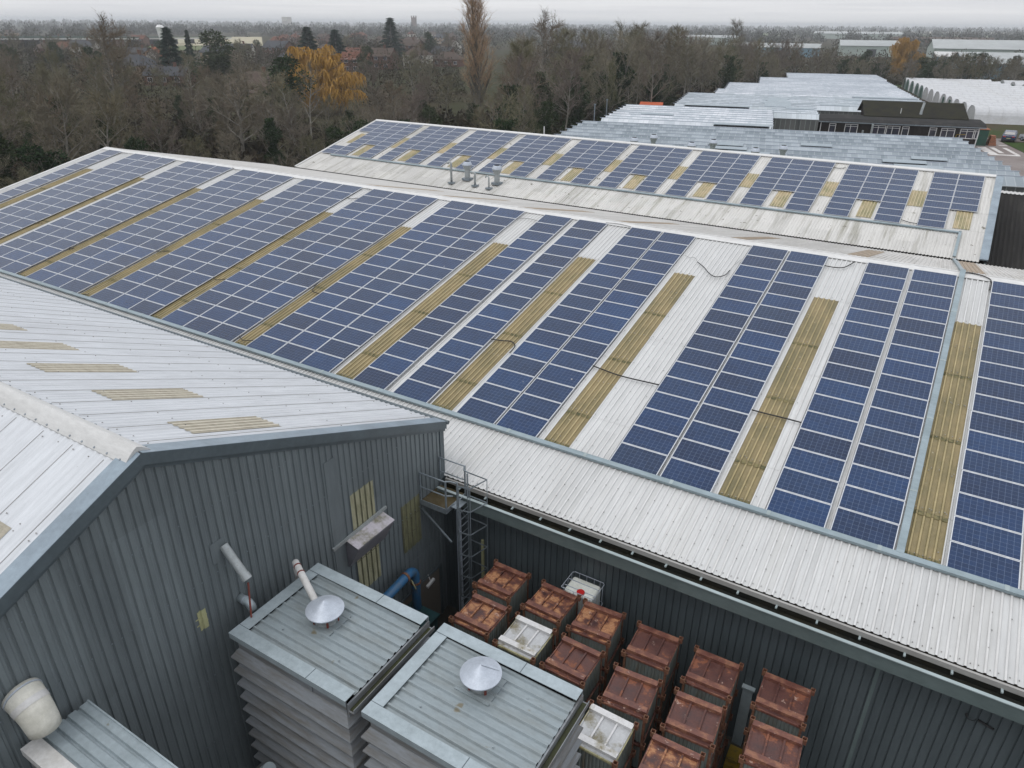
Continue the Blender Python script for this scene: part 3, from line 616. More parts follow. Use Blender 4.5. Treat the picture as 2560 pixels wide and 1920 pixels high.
# ---------------------------------------------------------------- louvred plant towers
def louvre_unit(x0, x1, y0, y1, zt_, label):
    t = thing('louvred_tower', label, 'plant enclosure', ((x0 + x1) / 2, (y0 + y1) / 2, YARD), 'louvred plant towers in the yard')
    zb = YARD
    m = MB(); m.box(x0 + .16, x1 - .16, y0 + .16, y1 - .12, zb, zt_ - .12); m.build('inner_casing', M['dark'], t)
    m = MB(); w = .30; z0, z1 = zt_ - .16, zt_
    m.box(x0, x1, y0, y0 + w, z1 - .015, z1); m.box(x0, x0 + w, y0 + w, y1 - w, z1 - .018, z1 - .003); m.box(x0, x1, y1 - w, y1, z1 - .015, z1)
    m.box(x0, x1, y0, y0 + .012, z0, z1 - .015); m.box(x0, x0 + .012, y0 + .012, y1 - .012, z0, z1 - .018); m.box(x0, x1, y1 - .012, y1, z0, z1 - .015)
    m.build('roof_capping', M['zinc'], t)
    for (a_, b_, c_, d_) in ((x0 + (x1 - x0) * .68, x0 + (x1 - x0) * .685, y0, y0 + w), (x0 + (x1 - x0) * .62, x0 + (x1 - x0) * .625, y1 - w, y1), (x0, x0 + w, y1 - w - .012, y1 - w), (x0, x0 + w, y0 + w, y0 + w + .012)): s_ = MB(); s_.box(a_, b_, c_, d_, z1 - .002, z1 + .003); s_.build('capping_joint', M['flash_d'], t)
    m = MB(); m.corr((0, 0, zt_ - .085), (0, 1, 0), (1, 0, 0), (0, 0, 1), y0 + w - .03, y1 - w + .03, [(x0 + w - .03, 0), (x1 - .02, -.035)], [(0, 0), (.55, 0), (.68, .045), (.86, .045), (.98, 0)], .222)
    m.f = [tuple(reversed(f)) for f in m.f]
    for yy in (y0 + .7, y1 - .8): 
        for xx in (x0 + .9, x1 - .9): m.obox((xx, yy + .06, zt_ - .07), (.015, 0, 0), (0, .015, 0), (0, 0, .01))
    m.build('roof_sheet', M['zinc_roof'], t)
    m = MB(); m.box(x1 + .02, x1 + .16, y0 + .05, y1, zt_ - .34, zt_ - .32); m.box(x1 + .15, x1 + .165, y0 + .05, y1, zt_ - .34, zt_ - .22); m.box(x1 - .02, x1 + .02, y0 + .05, y1, zt_ - .5, zt_ - .14); m.build('end_gutter', M['louver'], t)
    m = MB(); m.box(x1 + .03, x1 + .145, y0 + .08, y1 - .05, zt_ - .318, zt_ - .29); m.build('gutter_moss', dirty('gutter_moss', (.035, .04, .012), (.02, .02, .015), 3), t)
    m = MB(); m.box(x0 + .12, x1 - .1, y0 + .10, y0 + .125, zt_ - .50, zt_ - .10); m.box(x0 + (x1 - x0) * .68, x0 + (x1 - x0) * .70, y0 + .07, y0 + .10, zt_ - .45, zt_ - .12); m.build('fascia_panel', M['louver'], t)
    z = zt_ - .42; i = 0
    while z > zb + .3:
        m = MB(); a = .16; o = .02; hgt = .31
        # four-sided mitred blade, thick and drooping outwards
        for (p, q, nx, ny) in (((x0, y0), (x1, y0), 0, -1), ((x1, y0), (x1, y1), 1, 0), ((x0, y1), (x0, y0), -1, 0)):
            P0, P1 = Vector((p[0], p[1], 0)), Vector((q[0], q[1], 0)); nn = Vector((nx, ny, 0)); tt = (P1 - P0).normalized()
            ia = P0 + tt * a - nn * a; ib = P1 - tt * a - nn * a; oa = P0 + tt * (-.05) + nn * .05; ob = P1 + tt * .05 + nn * .05
            zt1, zb1 = Vector((0, 0, z)), Vector((0, 0, z - hgt))
            m.face([oa + zb1, ob + zb1, ib + zt1, ia + zt1]); lip = Vector((0, 0, -.035))
            m.face([oa + zb1 + lip, ob + zb1 + lip, ob + zb1, oa + zb1])
            m.face([ia + zt1 + lip, ib + zt1 + lip, ob + zb1 + lip, oa + zb1 + lip][::1])
        m.build('louvre_blade', M['louver'], t); z -= .43; i += 1
    return t
u1 = louvre_unit(-10.84, -7.33, -27.6, -24.83, -3.0, 'left grey louvred tower, with a white duct running to its cone cowl')
u2 = louvre_unit(-6.90, -3.36, -27.6, -24.80, -3.0, 'right grey louvred tower, beside the rusty containers')
def cowl(cx, cy, zr, label, strip):
    t = thing('roof_cowl', label, 'vent cowl', (cx, cy, zr), 'cone cowls on the louvred towers')
    m = MB(); n = 40
    for k in range(n):
        a0, a1 = 2 * math.pi * k / n, 2 * math.pi * (k + 1) / n
        p0 = (cx + .44 * math.cos(a0), cy + .44 * math.sin(a0), zr + .30); p1 = (cx + .44 * math.cos(a1), cy + .44 * math.sin(a1), zr + .30)
        m.face([p0, p1, (cx, cy, zr + .55)]); m.face([(p0[0], p0[1], zr + .275), (p1[0], p1[1], zr + .275), p1, p0]); m.face([(p0[0], p0[1], zr + .275), (cx, cy, zr + .275), (p1[0], p1[1], zr + .275)])
    if strip: m.face([(cx, cy + .02, zr + .56), (cx + .03, cy - .02, zr + .56), (cx + .32, cy + .22, zr + .34), (cx + .28, cy + .27, zr + .34)], 0)
    m.build('cone', M['alu'], t, smooth=False)
    m = MB(); m.tube([(cx, cy, zr - .05), (cx, cy, zr + .25)], .27, 24, cap=False); m.tube([(cx, cy, zr + .06), (cx, cy, zr + .24)], [.27, .36], 24, cap=False); m.build('stub_pipe', M['pipe'], t)
    m = MB(); m.box(cx - .42, cx + .42, cy - .38, cy + .38, zr - .045, zr - .02); m.build('base_flashing', M['zinc_roof'], t)
    for k, a in enumerate((.4, 2.5, 4.3, 5.6)):
        x_, y_ = cx + .30 * math.cos(a), cy + .30 * math.sin(a); m = MB(); m.bar((x_, y_, zr - .03), (x_, y_, zr + .28), .05, .015, (math.cos(a), math.sin(a), 0)); m.build('stay', M['red'], t)
    return t
cw1 = cowl(-9.33, -26.09, -3.05, 'aluminium cone cowl with a white duct joining it from the left', False)
cw2 = cowl(-5.27, -25.73, -3.05, 'aluminium cone cowl with a pale tape strip, on the right-hand tower', True)
dk = thing('flue_duct', 'white duct with red clamp bands rising from the tower edge to the left cone cowl', 'duct', (-10.9, -25.5, -3))
m = MB(); a = Vector((-10.95, -25.42, -2.62)); b = Vector((-9.72, -26.0, -2.80)); m.tube([(-11.0, -25.36, -3.4), (-11.02, -25.36, -2.8), (-11.0, -25.38, -2.66), a, b], .085, 14); m.build('duct_tube', M['white_panel'], dk, smooth=True)
for t_ in (.10, .28):
    c_ = a.lerp(b, t_); dd = (b - a).normalized(); m = MB(); m.tube([c_ - dd * .015, c_ + dd * .015], .097, 14); m.build('clamp_band', M['red'], dk)

# third enclosure, bottom left
t3 = thing('plant_enclosure', 'low grey trapezoidal-roofed enclosure with a cream edge beside the gable wall', 'plant enclosure', (-9.8, -31, YARD))
m = MB(); m.corr((0, 0, -2.66), (0, 1, 0), (1, 0, 0), (0, 0, 1), -31.36, -30.44, [(-11.36, 0), (-8.2, 0)], [(0, 0), (.18, 0), (.26, .05), (.92, .05)], .232, 0, -30.44 - .232 * 4)
m.f = [tuple(reversed(f)) for f in m.f]; m.box(-11.36, -8.2, -30.46, -30.43, -2.72, -2.58); m.build('roof_sheet', M['zinc'], t3)
m = MB(); m.box(-11.38, -8.2, -31.70, -31.37, -2.78, -2.60); m.build('roof_border', M['white_panel'], t3)
m = MB(); m.box(-11.30, -8.25, -31.66, -30.50, YARD, -2.75); m.build('casing', M['louver'], t3)
dt = thing('elbow_duct', 'fat cream banded duct from the gable wall into the low enclosure', 'duct', (XG, -31.3, -2))
m = MB(); pts = [Vector((XG + .04, -31.30, -1.72)), Vector((XG + .16, -31.30, -1.76))] + [Vector((XG + .16 + .42 * math.sin(w_), -31.31, -1.76 - .75 * (1 - math.cos(w_)))) for w_ in (R(15), R(30), R(45), R(60), R(72))]
m.tube(pts, [.34, .33, .32, .31, .30, .29, .28], 28); m.build('duct_shell', M['cream'], dt, smooth=True)
m = MB(); m.tube([(XG + .09, -31.30, -1.72), (XG + .115, -31.30, -1.73)], .345, 28); m.build('clamp_band', M['alu'], dt)
m = MB(); m.tube([pts[2] + Vector((0, 0, .0)), pts[3]], [.325, .320], 28, cap=False); m.build('wide_band', M['white_panel'], dt, smooth=True)
bc = thing('pipe_cowl', 'pale blue-grey round pipe end low between the louvred tower and the gable wall', 'pipe', (-9.7, -28.2, YARD))
m = MB(); m.tube([(-10.1, -28.15, -7.2), (-9.75, -28.12, -6.35), (-9.62, -28.1, -6.2)], .17, 18); m.build('pipe_body', M['zinc'], bc); m = MB(); m.tube([(-9.55, -28.0, -6.9), (-9.42, -27.98, -6.5)], .12, 16); m.build('side_pipe', M['alu'], bc)
m = MB(); m.tube([(-10.1, -28.15, YARD), (-10.1, -28.15, -7.1)], .16, 14); m.build('pipe_riser', M['zinc'], bc)

# ---------------------------------------------------------------- rusty steel containers
def rust_mat(name, cols, seed, scale=2.6):
    m, nt, b = new_mat(name); oi = N(nt, 'ShaderNodeObjectInfo'); tc = N(nt, 'ShaderNodeTexCoord')
    ad = N(nt, 'ShaderNodeVectorMath', operation='ADD'); sc_ = N(nt, 'ShaderNodeVectorMath', operation='SCALE'); cbn = N(nt, 'ShaderNodeCombineXYZ')
    nt.links.new(oi.outputs['Random'], cbn.inputs[0]); nt.links.new(oi.outputs['Random'], cbn.inputs[1]); nt.links.new(cbn.outputs[0], sc_.inputs[0]); sc_.inputs['Scale'].default_value = 37 + seed
    nt.links.new(tc.outputs['Object'], ad.inputs[0]); nt.links.new(sc_.outputs[0], ad.inputs[1]); v = ad.outputs[0]
    n1 = noise(nt, scale, 6, .62, vec=v, scl=(1, 1.3, 1)); c = ramp(nt, n1, cols)
    n2 = noise(nt, scale * 9, 5, .7, vec=v); c = mix(nt, 1, c, ramp(nt, n2, [(.3, (.75, .75, .75)), (.7, (1.2, 1.2, 1.2))]), 'MULTIPLY')
    n3 = noise(nt, scale * 1.9, 7, .7, vec=v, scl=(1, 1, 1)); c = mix(nt, ramp(nt, n3, [(.63, (0, 0, 0)), (.66, (.9, .9, .9)), (.70, (.1, .1, .1))]), c, (.46, .33, .27))
    nt.links.new(c, b.inputs['Base Color']); nt.links.new(ramp(nt, n1, [(.3, (.35, .35, .35)), (.7, (.75, .75, .75))]), b.inputs['Roughness'])
    bp = N(nt, 'ShaderNodeBump'); bp.inputs['Strength'].default_value = .35; bp.inputs['Distance'].default_value = .02; nt.links.new(n1, bp.inputs['Height']); nt.links.new(bp.outputs[0], b.inputs['Normal'])
    return m
M['rust'] = rust_mat('rusty_lid', [(.34, (.050, .022, .021)), (.44, (.10, .037, .026)), (.51, (.20, .078, .038)), (.58, (.38, .19, .09)), (.64, (.28, .115, .055)), (.72, (.11, .042, .03))], 0)
M['rust_d'] = rust_mat('dark_rust_lid', [(.25, (.045, .022, .021)), (.45, (.085, .033, .027)), (.56, (.10, .038, .028)), (.60, (.20, .07, .035)), (.75, (.15, .055, .032))], 5, 1.9)
M['rust_rail'] = rust_mat('rusty_rail', [(.25, (.080, .031, .025)), (.5, (.145, .056, .040)), (.62, (.24, .11, .065)), (.8, (.11, .042, .030))], 9, 3.2)
M['lid_white'] = dirty('white_lid', (.60, .60, .60), (.24, .21, .13), 1.5, (1, 1, 1), .54, .66, .5)
M['lid_plate'] = dirty('white_lid_plate', (.46, .47, .48), (.20, .18, .12), 1.6, (1, 1, 1), .50, .62, .5)  # greyer than the rails to paint in the recess shade, plus mould
M['lid_cream'] = dirty('cream_rim', (.42, .40, .24), (.20, .16, .07), 4, (1, 1, 1), .45, .7, .6)
def body_mat():
    m = dirty('container_side', (.17, .195, .185), (.13, .10, .06), 2.0, (3, 3, .35), .5, .72, .55); return m
M['cbody'] = body_mat()
M['sock'] = dirty('rusty_socket', (.22, .12, .07), (.14, .05, .03), 9, (1, 1, 1), .4, .6, .7)
CS_ = 1.33; CHT = .97
def container(style, label, group='stacked steel containers in the yard'):
    t = thing('steel_container', label, 'container', (0, 0, 0), group)
    h = CS_ / 2; b0 = h - .10
    m = MB()
    for (O, U, Nn) in (((-b0, -b0, 0), (1, 0, 0), (0, -1, 0)), ((b0, -b0, 0), (0, 1, 0), (1, 0, 0)), ((b0, b0, 0), (-1, 0, 0), (0, 1, 0)), ((-b0, b0, 0), (0, -1, 0), (-1, 0, 0))):
        m.corr(O, U, (0, 0, 1), Nn, 0, 2 * b0, [(-CHT, 0), (-.07, 0)], [(0, 0), (.3, 0), (.45, .018), (.85, .018)], .095)
    m.face([(-b0, -b0, -CHT), (-b0, b0, -CHT), (b0, b0, -CHT), (b0, -b0, -CHT)])
    m.box(-b0 - .03, b0 + .03, -b0 - .03, b0 + .03, -.09, -.065, 1); m.box(-b0 - .03, b0 + .03, -b0 - .035, -b0 - .02, -.13, -.09, 1)
    m.build('body', [M['cbody'], M['rust_rail'] if style != 'white' else M['lid_cream']], t)
    lm = {'bright': M['rust'], 'dark': M['rust_d'], 'white': M['lid_plate']}[style]; rm = M['rust_rail'] if style != 'white' else M['lid_white']
    m = MB(); iy = b0 - .13
    m.box(-b0 + .02, b0 - .02, -b0, iy, -.064, -.055)
    m.box(-b0, -b0 + .02, -iy, iy, -.064, -.02); m.box(b0 - .02, b0, -iy, iy, -.064, -.02)
    m.build('lid', lm, t)
    for x in (-.19, .19): m = MB(); m.bar((x, -iy + .04, -.03), (x + .008, iy - .02, -.03), .045, .055); m.build('lid_rib', rm if style == 'white' else lm, t)
    for sgn in (-1, 1):
        m = MB(); y = b0 - .065 if sgn > 0 else -b0 + .155; m.box(-b0 - .01, b0 + .01, y - .085, y + .085, .032, .05); m.box(-b0 - .01, b0 + .01, y - .085, y - .07, -.064, .032); m.box(-b0 - .01, b0 + .01, y + .07, y + .085, -.064, .032); m.build('lid_rail', rm, t)
    for sx in (-1, 1):
        for sy in (-1, 1):
            m = MB(); x, y = sx * (h - .055), sy * (h - .055); w = .055
            for a_, b_, c_, d_ in ((-w, w, -w, -w + .012), (-w, w, w - .012, w), (-w, -w + .012, -w + .012, w - .012), (w - .012, w, -w + .012, w - .012)): m.box(x + a_, x + b_, y + c_, y + d_, -.10, .06)
            m.bar((x - sx * .04, y - sy * .0, -.08), (x - sx * .12, y - sy * .06, -.08), .04, .03)
            m.box(x - sx * .035 - .03, x - sx * .035 + .03, y - sy * .035 - .03, y - sy * .035 + .03, -CHT - .08, -.10)
            m.build('corner_socket', M['sock'], t)
    return t
CPROTO = {s_: container(s_, 'x') for s_ in ('bright', 'dark', 'white')}
used = set()
PLACES = [  # x, y, turn, lid, label core
    (-8.33, -20.02, 0, 'bright', 'bright rusty-lidded container, back row by the grey wall, nearest the caged ladder'),
    (-8.11, -21.55, 0.2, 'bright', 'bright rusty-lidded container, middle row, touching the louvred tower corner'),
    (-6.60, -20.05, -1.4, 'bright', 'bright rusty-lidded container, back row, left of the white plastic tank'),
    (-6.56, -21.63, 0, 'white', 'white-lidded container with one mouldy panel, middle row, second from the left'),
    (-5.11, -20.05, 3.0, 'bright', 'rusty-lidded container directly in front of the white plastic tank'),
    (-5.06, -21.64, -.9, 'dark', 'dark maroon-lidded container, middle row, right of the mouldy white lid'),
    (-3.40, -20.06, 2.4, 'dark', 'dark rusty-lidded container, back row, third from the right'),
    (-3.33, -21.78, 4.4, 'dark', 'dark rusty-lidded container with oval worn patches, middle row, third from the right'),
    (-3.42, -23.26, -.6, 'white', 'white-lidded container, front row, against the right louvred tower'),
    (-1.71, -20.09, 1.5, 'dark', 'rust-brown-lidded container, back row, second from the right'),
    (-1.67, -21.70, 3.6, 'dark', 'rusty-lidded container with pale worn ribs, middle row, second from the right'),
    (-1.75, -23.22, 1.4, 'bright', 'orange-rusted container, front row, cut by the bottom edge of the photo'),
    (.08, -19.93, .7, 'dark', 'maroon-lidded container, back row, farthest right'),
    (.22, -21.55, 3.0, 'dark', 'maroon-lidded container, middle row, farthest right')]
for x, y, a, st, lab in PLACES:
    for lev in range(4):
        st2 = st if lev == 0 else 'dark'
        if st2 in used: o = copy_tree(CPROTO[st2])
        else: o = CPROTO[st2]; used.add(st2)
        o.location = (x + (0 if lev == 0 else random.uniform(-.02, .02)), y + (0 if lev == 0 else random.uniform(-.02, .02)), -6.035 - lev * 1.0); o.rotation_euler = (0, 0, R(a + (0 if lev == 0 else random.uniform(-1, 1))))
        short = lab.split(',')[0]
        if lev == 0: o['label'] = lab
        else: o['label'] = ('grey-sided container %s from top under the ' % ordn(lev + 1) + lab.replace('-lidded container', ' one').replace('container', 'one'))
        o['label'] = ' '.join(o['label'].replace('from top under the', 'down, under the').replace('grey-sided ', '').split()[:16])
# white intermediate bulk container
ib = thing('bulk_container', 'white plastic liquid tank in a wire cage with a red cap, against the grey wall', 'liquid tank', (-6.08, -18.98, YARD))
m = MB(); zt2 = -6.07
m.box(-6.55, -5.61, -19.34, -18.62, -7.35, zt2); ibm = m.build('tank', M['ibc'], ib); bv = ibm.modifiers.new('b', 'BEVEL'); bv.width = .07; bv.segments = 3
m = MB()
zc = zt2 + .08; pr_ = [(-6.62, -19.36), (-6.62, -18.60), (-6.56, -18.54), (-5.60, -18.54), (-5.54, -18.60), (-5.54, -19.36), (-6.62, -19.36)]
for z in (zc, -6.75, -7.1, -7.38): m.tube([(x, y, z) for x, y in pr_], .012, 6)
for x, y in [(-6.62, -19.2), (-6.62, -18.9), (-6.62, -18.65), (-6.4, -18.54), (-6.15, -18.54), (-5.9, -18.54), (-5.7, -18.54), (-5.54, -18.7), (-5.54, -18.95), (-5.54, -19.2), (-6.5, -19.36), (-6.2, -19.36), (-5.9, -19.36), (-5.65, -19.36)]: m.tube([(x, y, -7.38), (x, y, zc)], .009, 6)
for y in (-19.15, -18.85): m.tube([(-6.62, y, zt2 + .02), (-5.54, y, zt2 + .02)], .012, 6)
m.build('cage', M['alu'], ib)
m = MB(); m.tube([(-6.03, -19.22, zt2 - .01), (-6.03, -19.22, zt2 + .05)], .12, 20); m.build('cap', M['redcap'], ib)
m = MB(); m.box(-6.6, -5.56, -19.34, -18.56, -7.5, -7.40); m.box(-6.5, -5.7, -19.3, -18.62, YARD, -7.5); m.build('pallet_stand', M['cbody'], ib)

# ---------------------------------------------------------------- platform and caged ladder
lp = thing('access_platform', 'grey steel railed landing at the shed corner, its deck brown with moss', 'platform', (-11.1, -19.2, YARD))
m = MB(); m.box(-11.62, -10.62, -19.74, -18.66, -4.53, -4.50); m.build('deck', M['moss_floor'], lp)
m = MB(); m.box(-11.64, -10.60, -19.76, -19.74, -4.62, -4.42); m.box(-10.60, -10.58, -19.76, -18.64, -4.62, -4.44); m.build('edge_angle', M['steel'], lp)
for p, q in (((-11.60, -19.72, -4.78), (-10.45, -19.70, -5.70)), ((-11.3, -18.75, -4.6), (-10.5, -18.75, -5.4))):
    m = MB(); m.bar(p, q, .05, .05); m.build('brace', M['steel'], lp)
def rail(pts, r=.022): 
    m = MB(); m.tube(pts, r, 8); return m.build('handrail', M['steel'], lp)
rail([(-11.62, -19.72, -3.42), (-10.60, -19.72, -3.42)]); rail([(-11.62, -19.72, -3.95), (-10.60, -19.72, -3.95)]); rail([(-11.62, -18.66, -3.42), (-10.60, -18.66, -3.42)]); rail([(-11.62, -18.66, -3.95), (-10.60, -18.66, -3.95)])
for x, y in ((-11.60, -19.72), (-10.60, -19.72), (-11.60, -18.66), (-10.60, -18.66)):
    m = MB(); m.bar((x, y, -4.6), (x, y, -3.40), .045, .045); m.build('post', M['steel'], lp)
rail([(-10.60, -19.70, -3.42), (-10.50, -19.62, -3.42), (-10.28, -19.60, -3.42)]); rail([(-10.60, -18.70, -3.42), (-10.50, -18.86, -3.42), (-10.28, -18.90, -3.42)]); rail([(-10.60, -19.70, -3.95), (-10.42, -19.60, -3.95)])
ld = thing('caged_ladder', 'tall grey steel ladder with open safety hoops below the railed landing', 'ladder', (-10.25, -19.25, YARD))
for y in (-19.55, -18.98):
    m = MB(); m.bar((-10.28, y, YARD), (-10.28, y, -3.40), .06, .025); m.build('stile', M['steel'], ld)
z = YARD + .3; m = MB()
while z < -4.45: 
    rg = MB(); rg.tube([(-10.28, -19.55, z), (-10.28, -18.98, z)], .014, 6); rg.build('rung', M['steel'], ld); z += .28
for k, z in enumerate((-3.42, -4.30, -5.18, -6.06, -6.94, -7.82)):
    m = MB(); P = [(-10.28, -19.57, z), (-10.12, -19.70, z), (-9.75, -19.62, z), (-9.58, -18.92, z), (-10.28, -18.90, z)]
    for a_, b_ in zip(P[:-1], P[1:]): m.bar(a_, b_, .008, .045)
    m.build('cage_hoop', M['steel'], ld)
for (x, y) in ((-9.58, -18.92), (-9.75, -19.62), (-10.12, -19.70)):
    m = MB(); m.bar((x, y, -7.82), (x, y, -3.40), .035, .008, (1, 0, 0)); m.build('cage_bar', M['steel'], ld)
for i, z in enumerate((-4.62, -4.50, -4.38)):
    m = MB(); m.box(-10.58, -10.30, -19.5, -19.02, z, z + .02) if i == 1 else m.bar((-10.45, -19.5, z + .05), (-10.45, -19.02, z + .05), .03, .02); m.build('step_bar', M['steel'], ld)
rp = thing('rainwater_pipe', 'pale round downpipe in the corner behind the caged ladder', 'pipe', (-10.93, -18.55, YARD))
m = MB(); m.tube([(-10.93, -18.62, YARD), (-10.93, -18.62, -4.9)], .085, 14); m.build('pipe_shaft', dirty('downpipe', (.55, .60, .70), (.40, .44, .50), 3), rp)
bp_ = thing('blue_pipe', 'bright blue bent pipe along the gable wall with rust-orange scuffs', 'pipe', (-11.2, -21, YARD))
m = MB(); pts = [Vector((-11.0, -23.3, -6.32)), Vector((-11.15, -21.1, -6.32))] + [Vector((-11.17, -21.1 + .34 * math.sin(w_), -6.32 - .34 * (1 - math.cos(w_)))) for w_ in (R(20), R(40), R(60), R(80))] + [Vector((-11.17, -20.76, -6.75)), Vector((-11.17, -20.76, -9.6))]
m.tube(pts, .15, 16); m.build('pipe_run', M['blue'], bp_, smooth=True)
for p, q in (((-11.14, -21.30, -6.32), (-11.14, -21.22, -6.32)), ((-11.17, -20.76, -6.85), (-11.17, -20.76, -6.92)), ((-11.05, -22.6, -6.32), (-11.04, -22.5, -6.32))):
    m = MB(); m.tube([p, q], .175, 16); m.build('flange', M['sock'], bp_)
m = MB(); m.tube([(-11.0, -21.15, -6.45), (-10.9, -21.1, -6.75), (-10.92, -21.05, -6.85)], .02, 6); m.build('valve_lever', M['post'], bp_)
gtk = thing('skip_tank', 'dark teal box tank low in the corner below the blue pipe', 'tank', (-10.9, -21.8, YARD))
m = MB(); m.box(-11.45, -10.40, -22.9, -20.66, YARD, -8.0); o_ = m.build('tank_body', M['green_tank'], gtk); bv = o_.modifiers.new('b', 'BEVEL'); bv.width = .03
m = MB(); m.box(-11.5, -10.35, -22.95, -20.61, -8.06, -7.98); m.build('tank_rim', M['green_tank'], gtk)
m = MB(); m.bar((-10.07, -18.48, -9.9), (-10.07, -18.48, -6.28), .06, .09)
tag(m.build('pale_post', M['post']), 'slim pale yellow post against the dark wall right of the ladder', 'post')
m = MB(); m.box(-1.06, -.78, -18.60, -18.50, YARD, -7.7); m.box(-1.10, -.74, -18.62, -18.47, -7.70, -7.64)
tag(m.build('duct_panel', M['zinc']), 'narrow pale grey wall duct between the two right-hand container columns', 'duct')
m = MB(); 
for i in range(3): m.box(-1.02 + i * .03, -.62 + i * .03, -19.6 + i * .25, -19.38 + i * .25, YARD, -9.75)
m.box(-1.02, -.70, -19.5, -19.0, -9.75, -9.6); tag(m.build('yellow_plinth', M['yellow']), 'scuffed yellow block on the yard floor between container columns', 'block')
m = MB(); pts = [Vector((4.0 + .10 * (1 - math.cos(t / 10 * math.pi)) , -18.52, -5.60 - .09 * math.sin(t / 10 * math.pi))) for t in range(11)]; m.tube(pts, .008, 6); m.tube([(4.25, -18.5, -5.62), (4.6, -18.5, -5.72)], .03, 8); m.tube([(3.98, -18.5, -5.56), (4.02, -18.55, -5.60)], .03, 8)
tag(m.build('cable_loop', M['black']), 'small looped cable and black fitting under the eave gutter on the right', 'cable')

# ---------------------------------------------------------------- loose cables on the roofs
def cable(pts, r, mat, label, fn=main_pt, grp='loose cables on the roofs'):
    P = [fn(x, v, -.02 if fn is main_pt else -.03) for x, v in pts]
    out = []
    for i in range(len(P) - 1):
        p0, p1, p2, p3 = P[max(i - 1, 0)], P[i], P[i + 1], P[min(i + 2, len(P) - 1)]
        for t in range(6):
            t /= 6; out.append(.5 * ((2 * p1) + (p2 - p0) * t + (2 * p0 - 5 * p1 + 4 * p2 - p3) * t * t + (3 * p1 - p0 - 3 * p2 + p3) * t ** 3))
    out.append(P[-1]); m = MB(); m.tube(out, r, 6); o = m.build('loose_cable', mat, smooth=True); return tag(o, label, 'cable', grp)
K, KG = M['black'], M['grey_cable']
cable([(-3.45, .88), (-3.01, .90), (-2.64, .74), (-2.34, .11)], .022, K, 'black cable curving across the bare sheet two columns left of the upright cable tray')
cable([(1.9, -.38), (2.16, -.42), (2.57, -.30), (2.86, .0), (2.86, .8)], .022, K, 'black cable over the ridge just right of the upright cable tray')
cable([(-3.50, 11.79), (-3.0, 11.80), (-2.45, 11.79), (-1.82, 11.80)], .025, K, 'black cable across the moss-stained strip left of the nearest two full columns')
cable([(-9.68, 11.56), (-9.23, 11.64), (-8.33, 11.75), (-6.90, 11.71)], .025, K, 'longest black cable, crossing a stained strip and a wide bare white strip')
cable([(-8.72, 2.39), (-8.3, 2.75), (-7.87, 3.23), (-7.51, 3.42), (-7.2, 3.15), (-7.13, 2.65)], .020, K, 'black cable hanging in a U on the wide bare white strip')
cable([(-9.5, 1.95), (-9.2, 2.1), (-8.95, 2.05), (-8.72, 2.39)], .010, KG, 'thin grey cable leading into the U-shaped black cable'); 
cable([(-7.13, 2.6), (-7.10, 2.2), (-6.95, 1.5)], .010, KG, 'thin grey cable from the U-shaped cable up to the right-hand panels')
cable([(-14.45, 11.50), (-13.9, 11.42), (-13.52, 11.33), (-13.2, 11.55), (-13.14, 12.06)], .025, K, 'black hook-shaped cable over the stained strip above the shed roof corner')
for i, (x0, v0, x1, v1) in enumerate(((-19.35, .86, -18.1, .83), (-14.53, -.1, -13.1, -.05), (-31.36, 12.05, -30.35, 11.93), (-37.62, 10.94, -36.6, 10.89), (-43.6, 12.4, -43.0, 12.7), (-50.23, 10.88, -49.1, 11.09), (-56.93, .38, -55.5, .14), (-37.62, 16.0, -36.6, 15.89), (-31.3, .18, -30.4, .11), (-31.3, 1.49, -30.4, 1.43), (-25.45, 15.55, -24.4, 15.62), (-43.6, -.1, -42.9, .16))):
    lab = ['thin cable near the ridge left of the single panel columns', 'grey cable bowed over the ridge above a bare strip', 'black cable sagging across the stained strip fifth from the upright tray', 'black cable across the stained strip seventh from the upright tray', 'small cable loop on the stained strip eighth from the upright tray', 'dark cable loop on the stained strip ninth from the upright tray', 'dark cable at the far left top of the near roof', 'short cable at the bottom end of a stained strip by the long tray', 'upper of two short cables crossing a bare strip below the ridge', 'lower of two short cables crossing a bare strip below the ridge', 'short black cable at the tray end of a stained strip above the shed roof', 'tiny cable at the ridge between two left panel blocks'][i]
    xm = (x0 + x1) / 2; cable([(x0, v0), (xm, max(v0, v1) + (.18 if v0 > 1 else -.12)), (x1, v1)], .018, K if v0 > 1 else KG, lab)
cable([(-25.28, 10.53), (-25.15, 10.9), (-24.95, 11.25), (-24.4, 11.31)], .022, K, 'black curled cable on the sixth stained strip from the upright tray')
cable([(-8.1, 1.2), (-7.7, 1.3), (-7.3, 1.15), (-7.25, .95)], .025, K, 'short black cable on the rear roof, two bare strips from its right end', r2_pt)
cable([(-2.05, 8.85), (-1.5, 9.1), (-1.0, 9.15)], .025, K, 'black cable at the low end of the bare strip nearest the rear roof right end', r2_pt)
cable([(-26.0, .35), (-25.6, -.05), (-25.2, 0), (-24.9, .35)], .02, KG, 'bowed grey cable under the rear ridge left of centre', r2_pt)
cable([(-14.2, .1), (-13.7, -.1), (-13.2, .1)], .02, KG, 'grey cable under the rear ridge right of centre', r2_pt)
cable([(-38.0, .75), (-37.0, .75)], .02, KG, 'straight grey cable crossing a bare strip near the rear ridge', r2_pt)

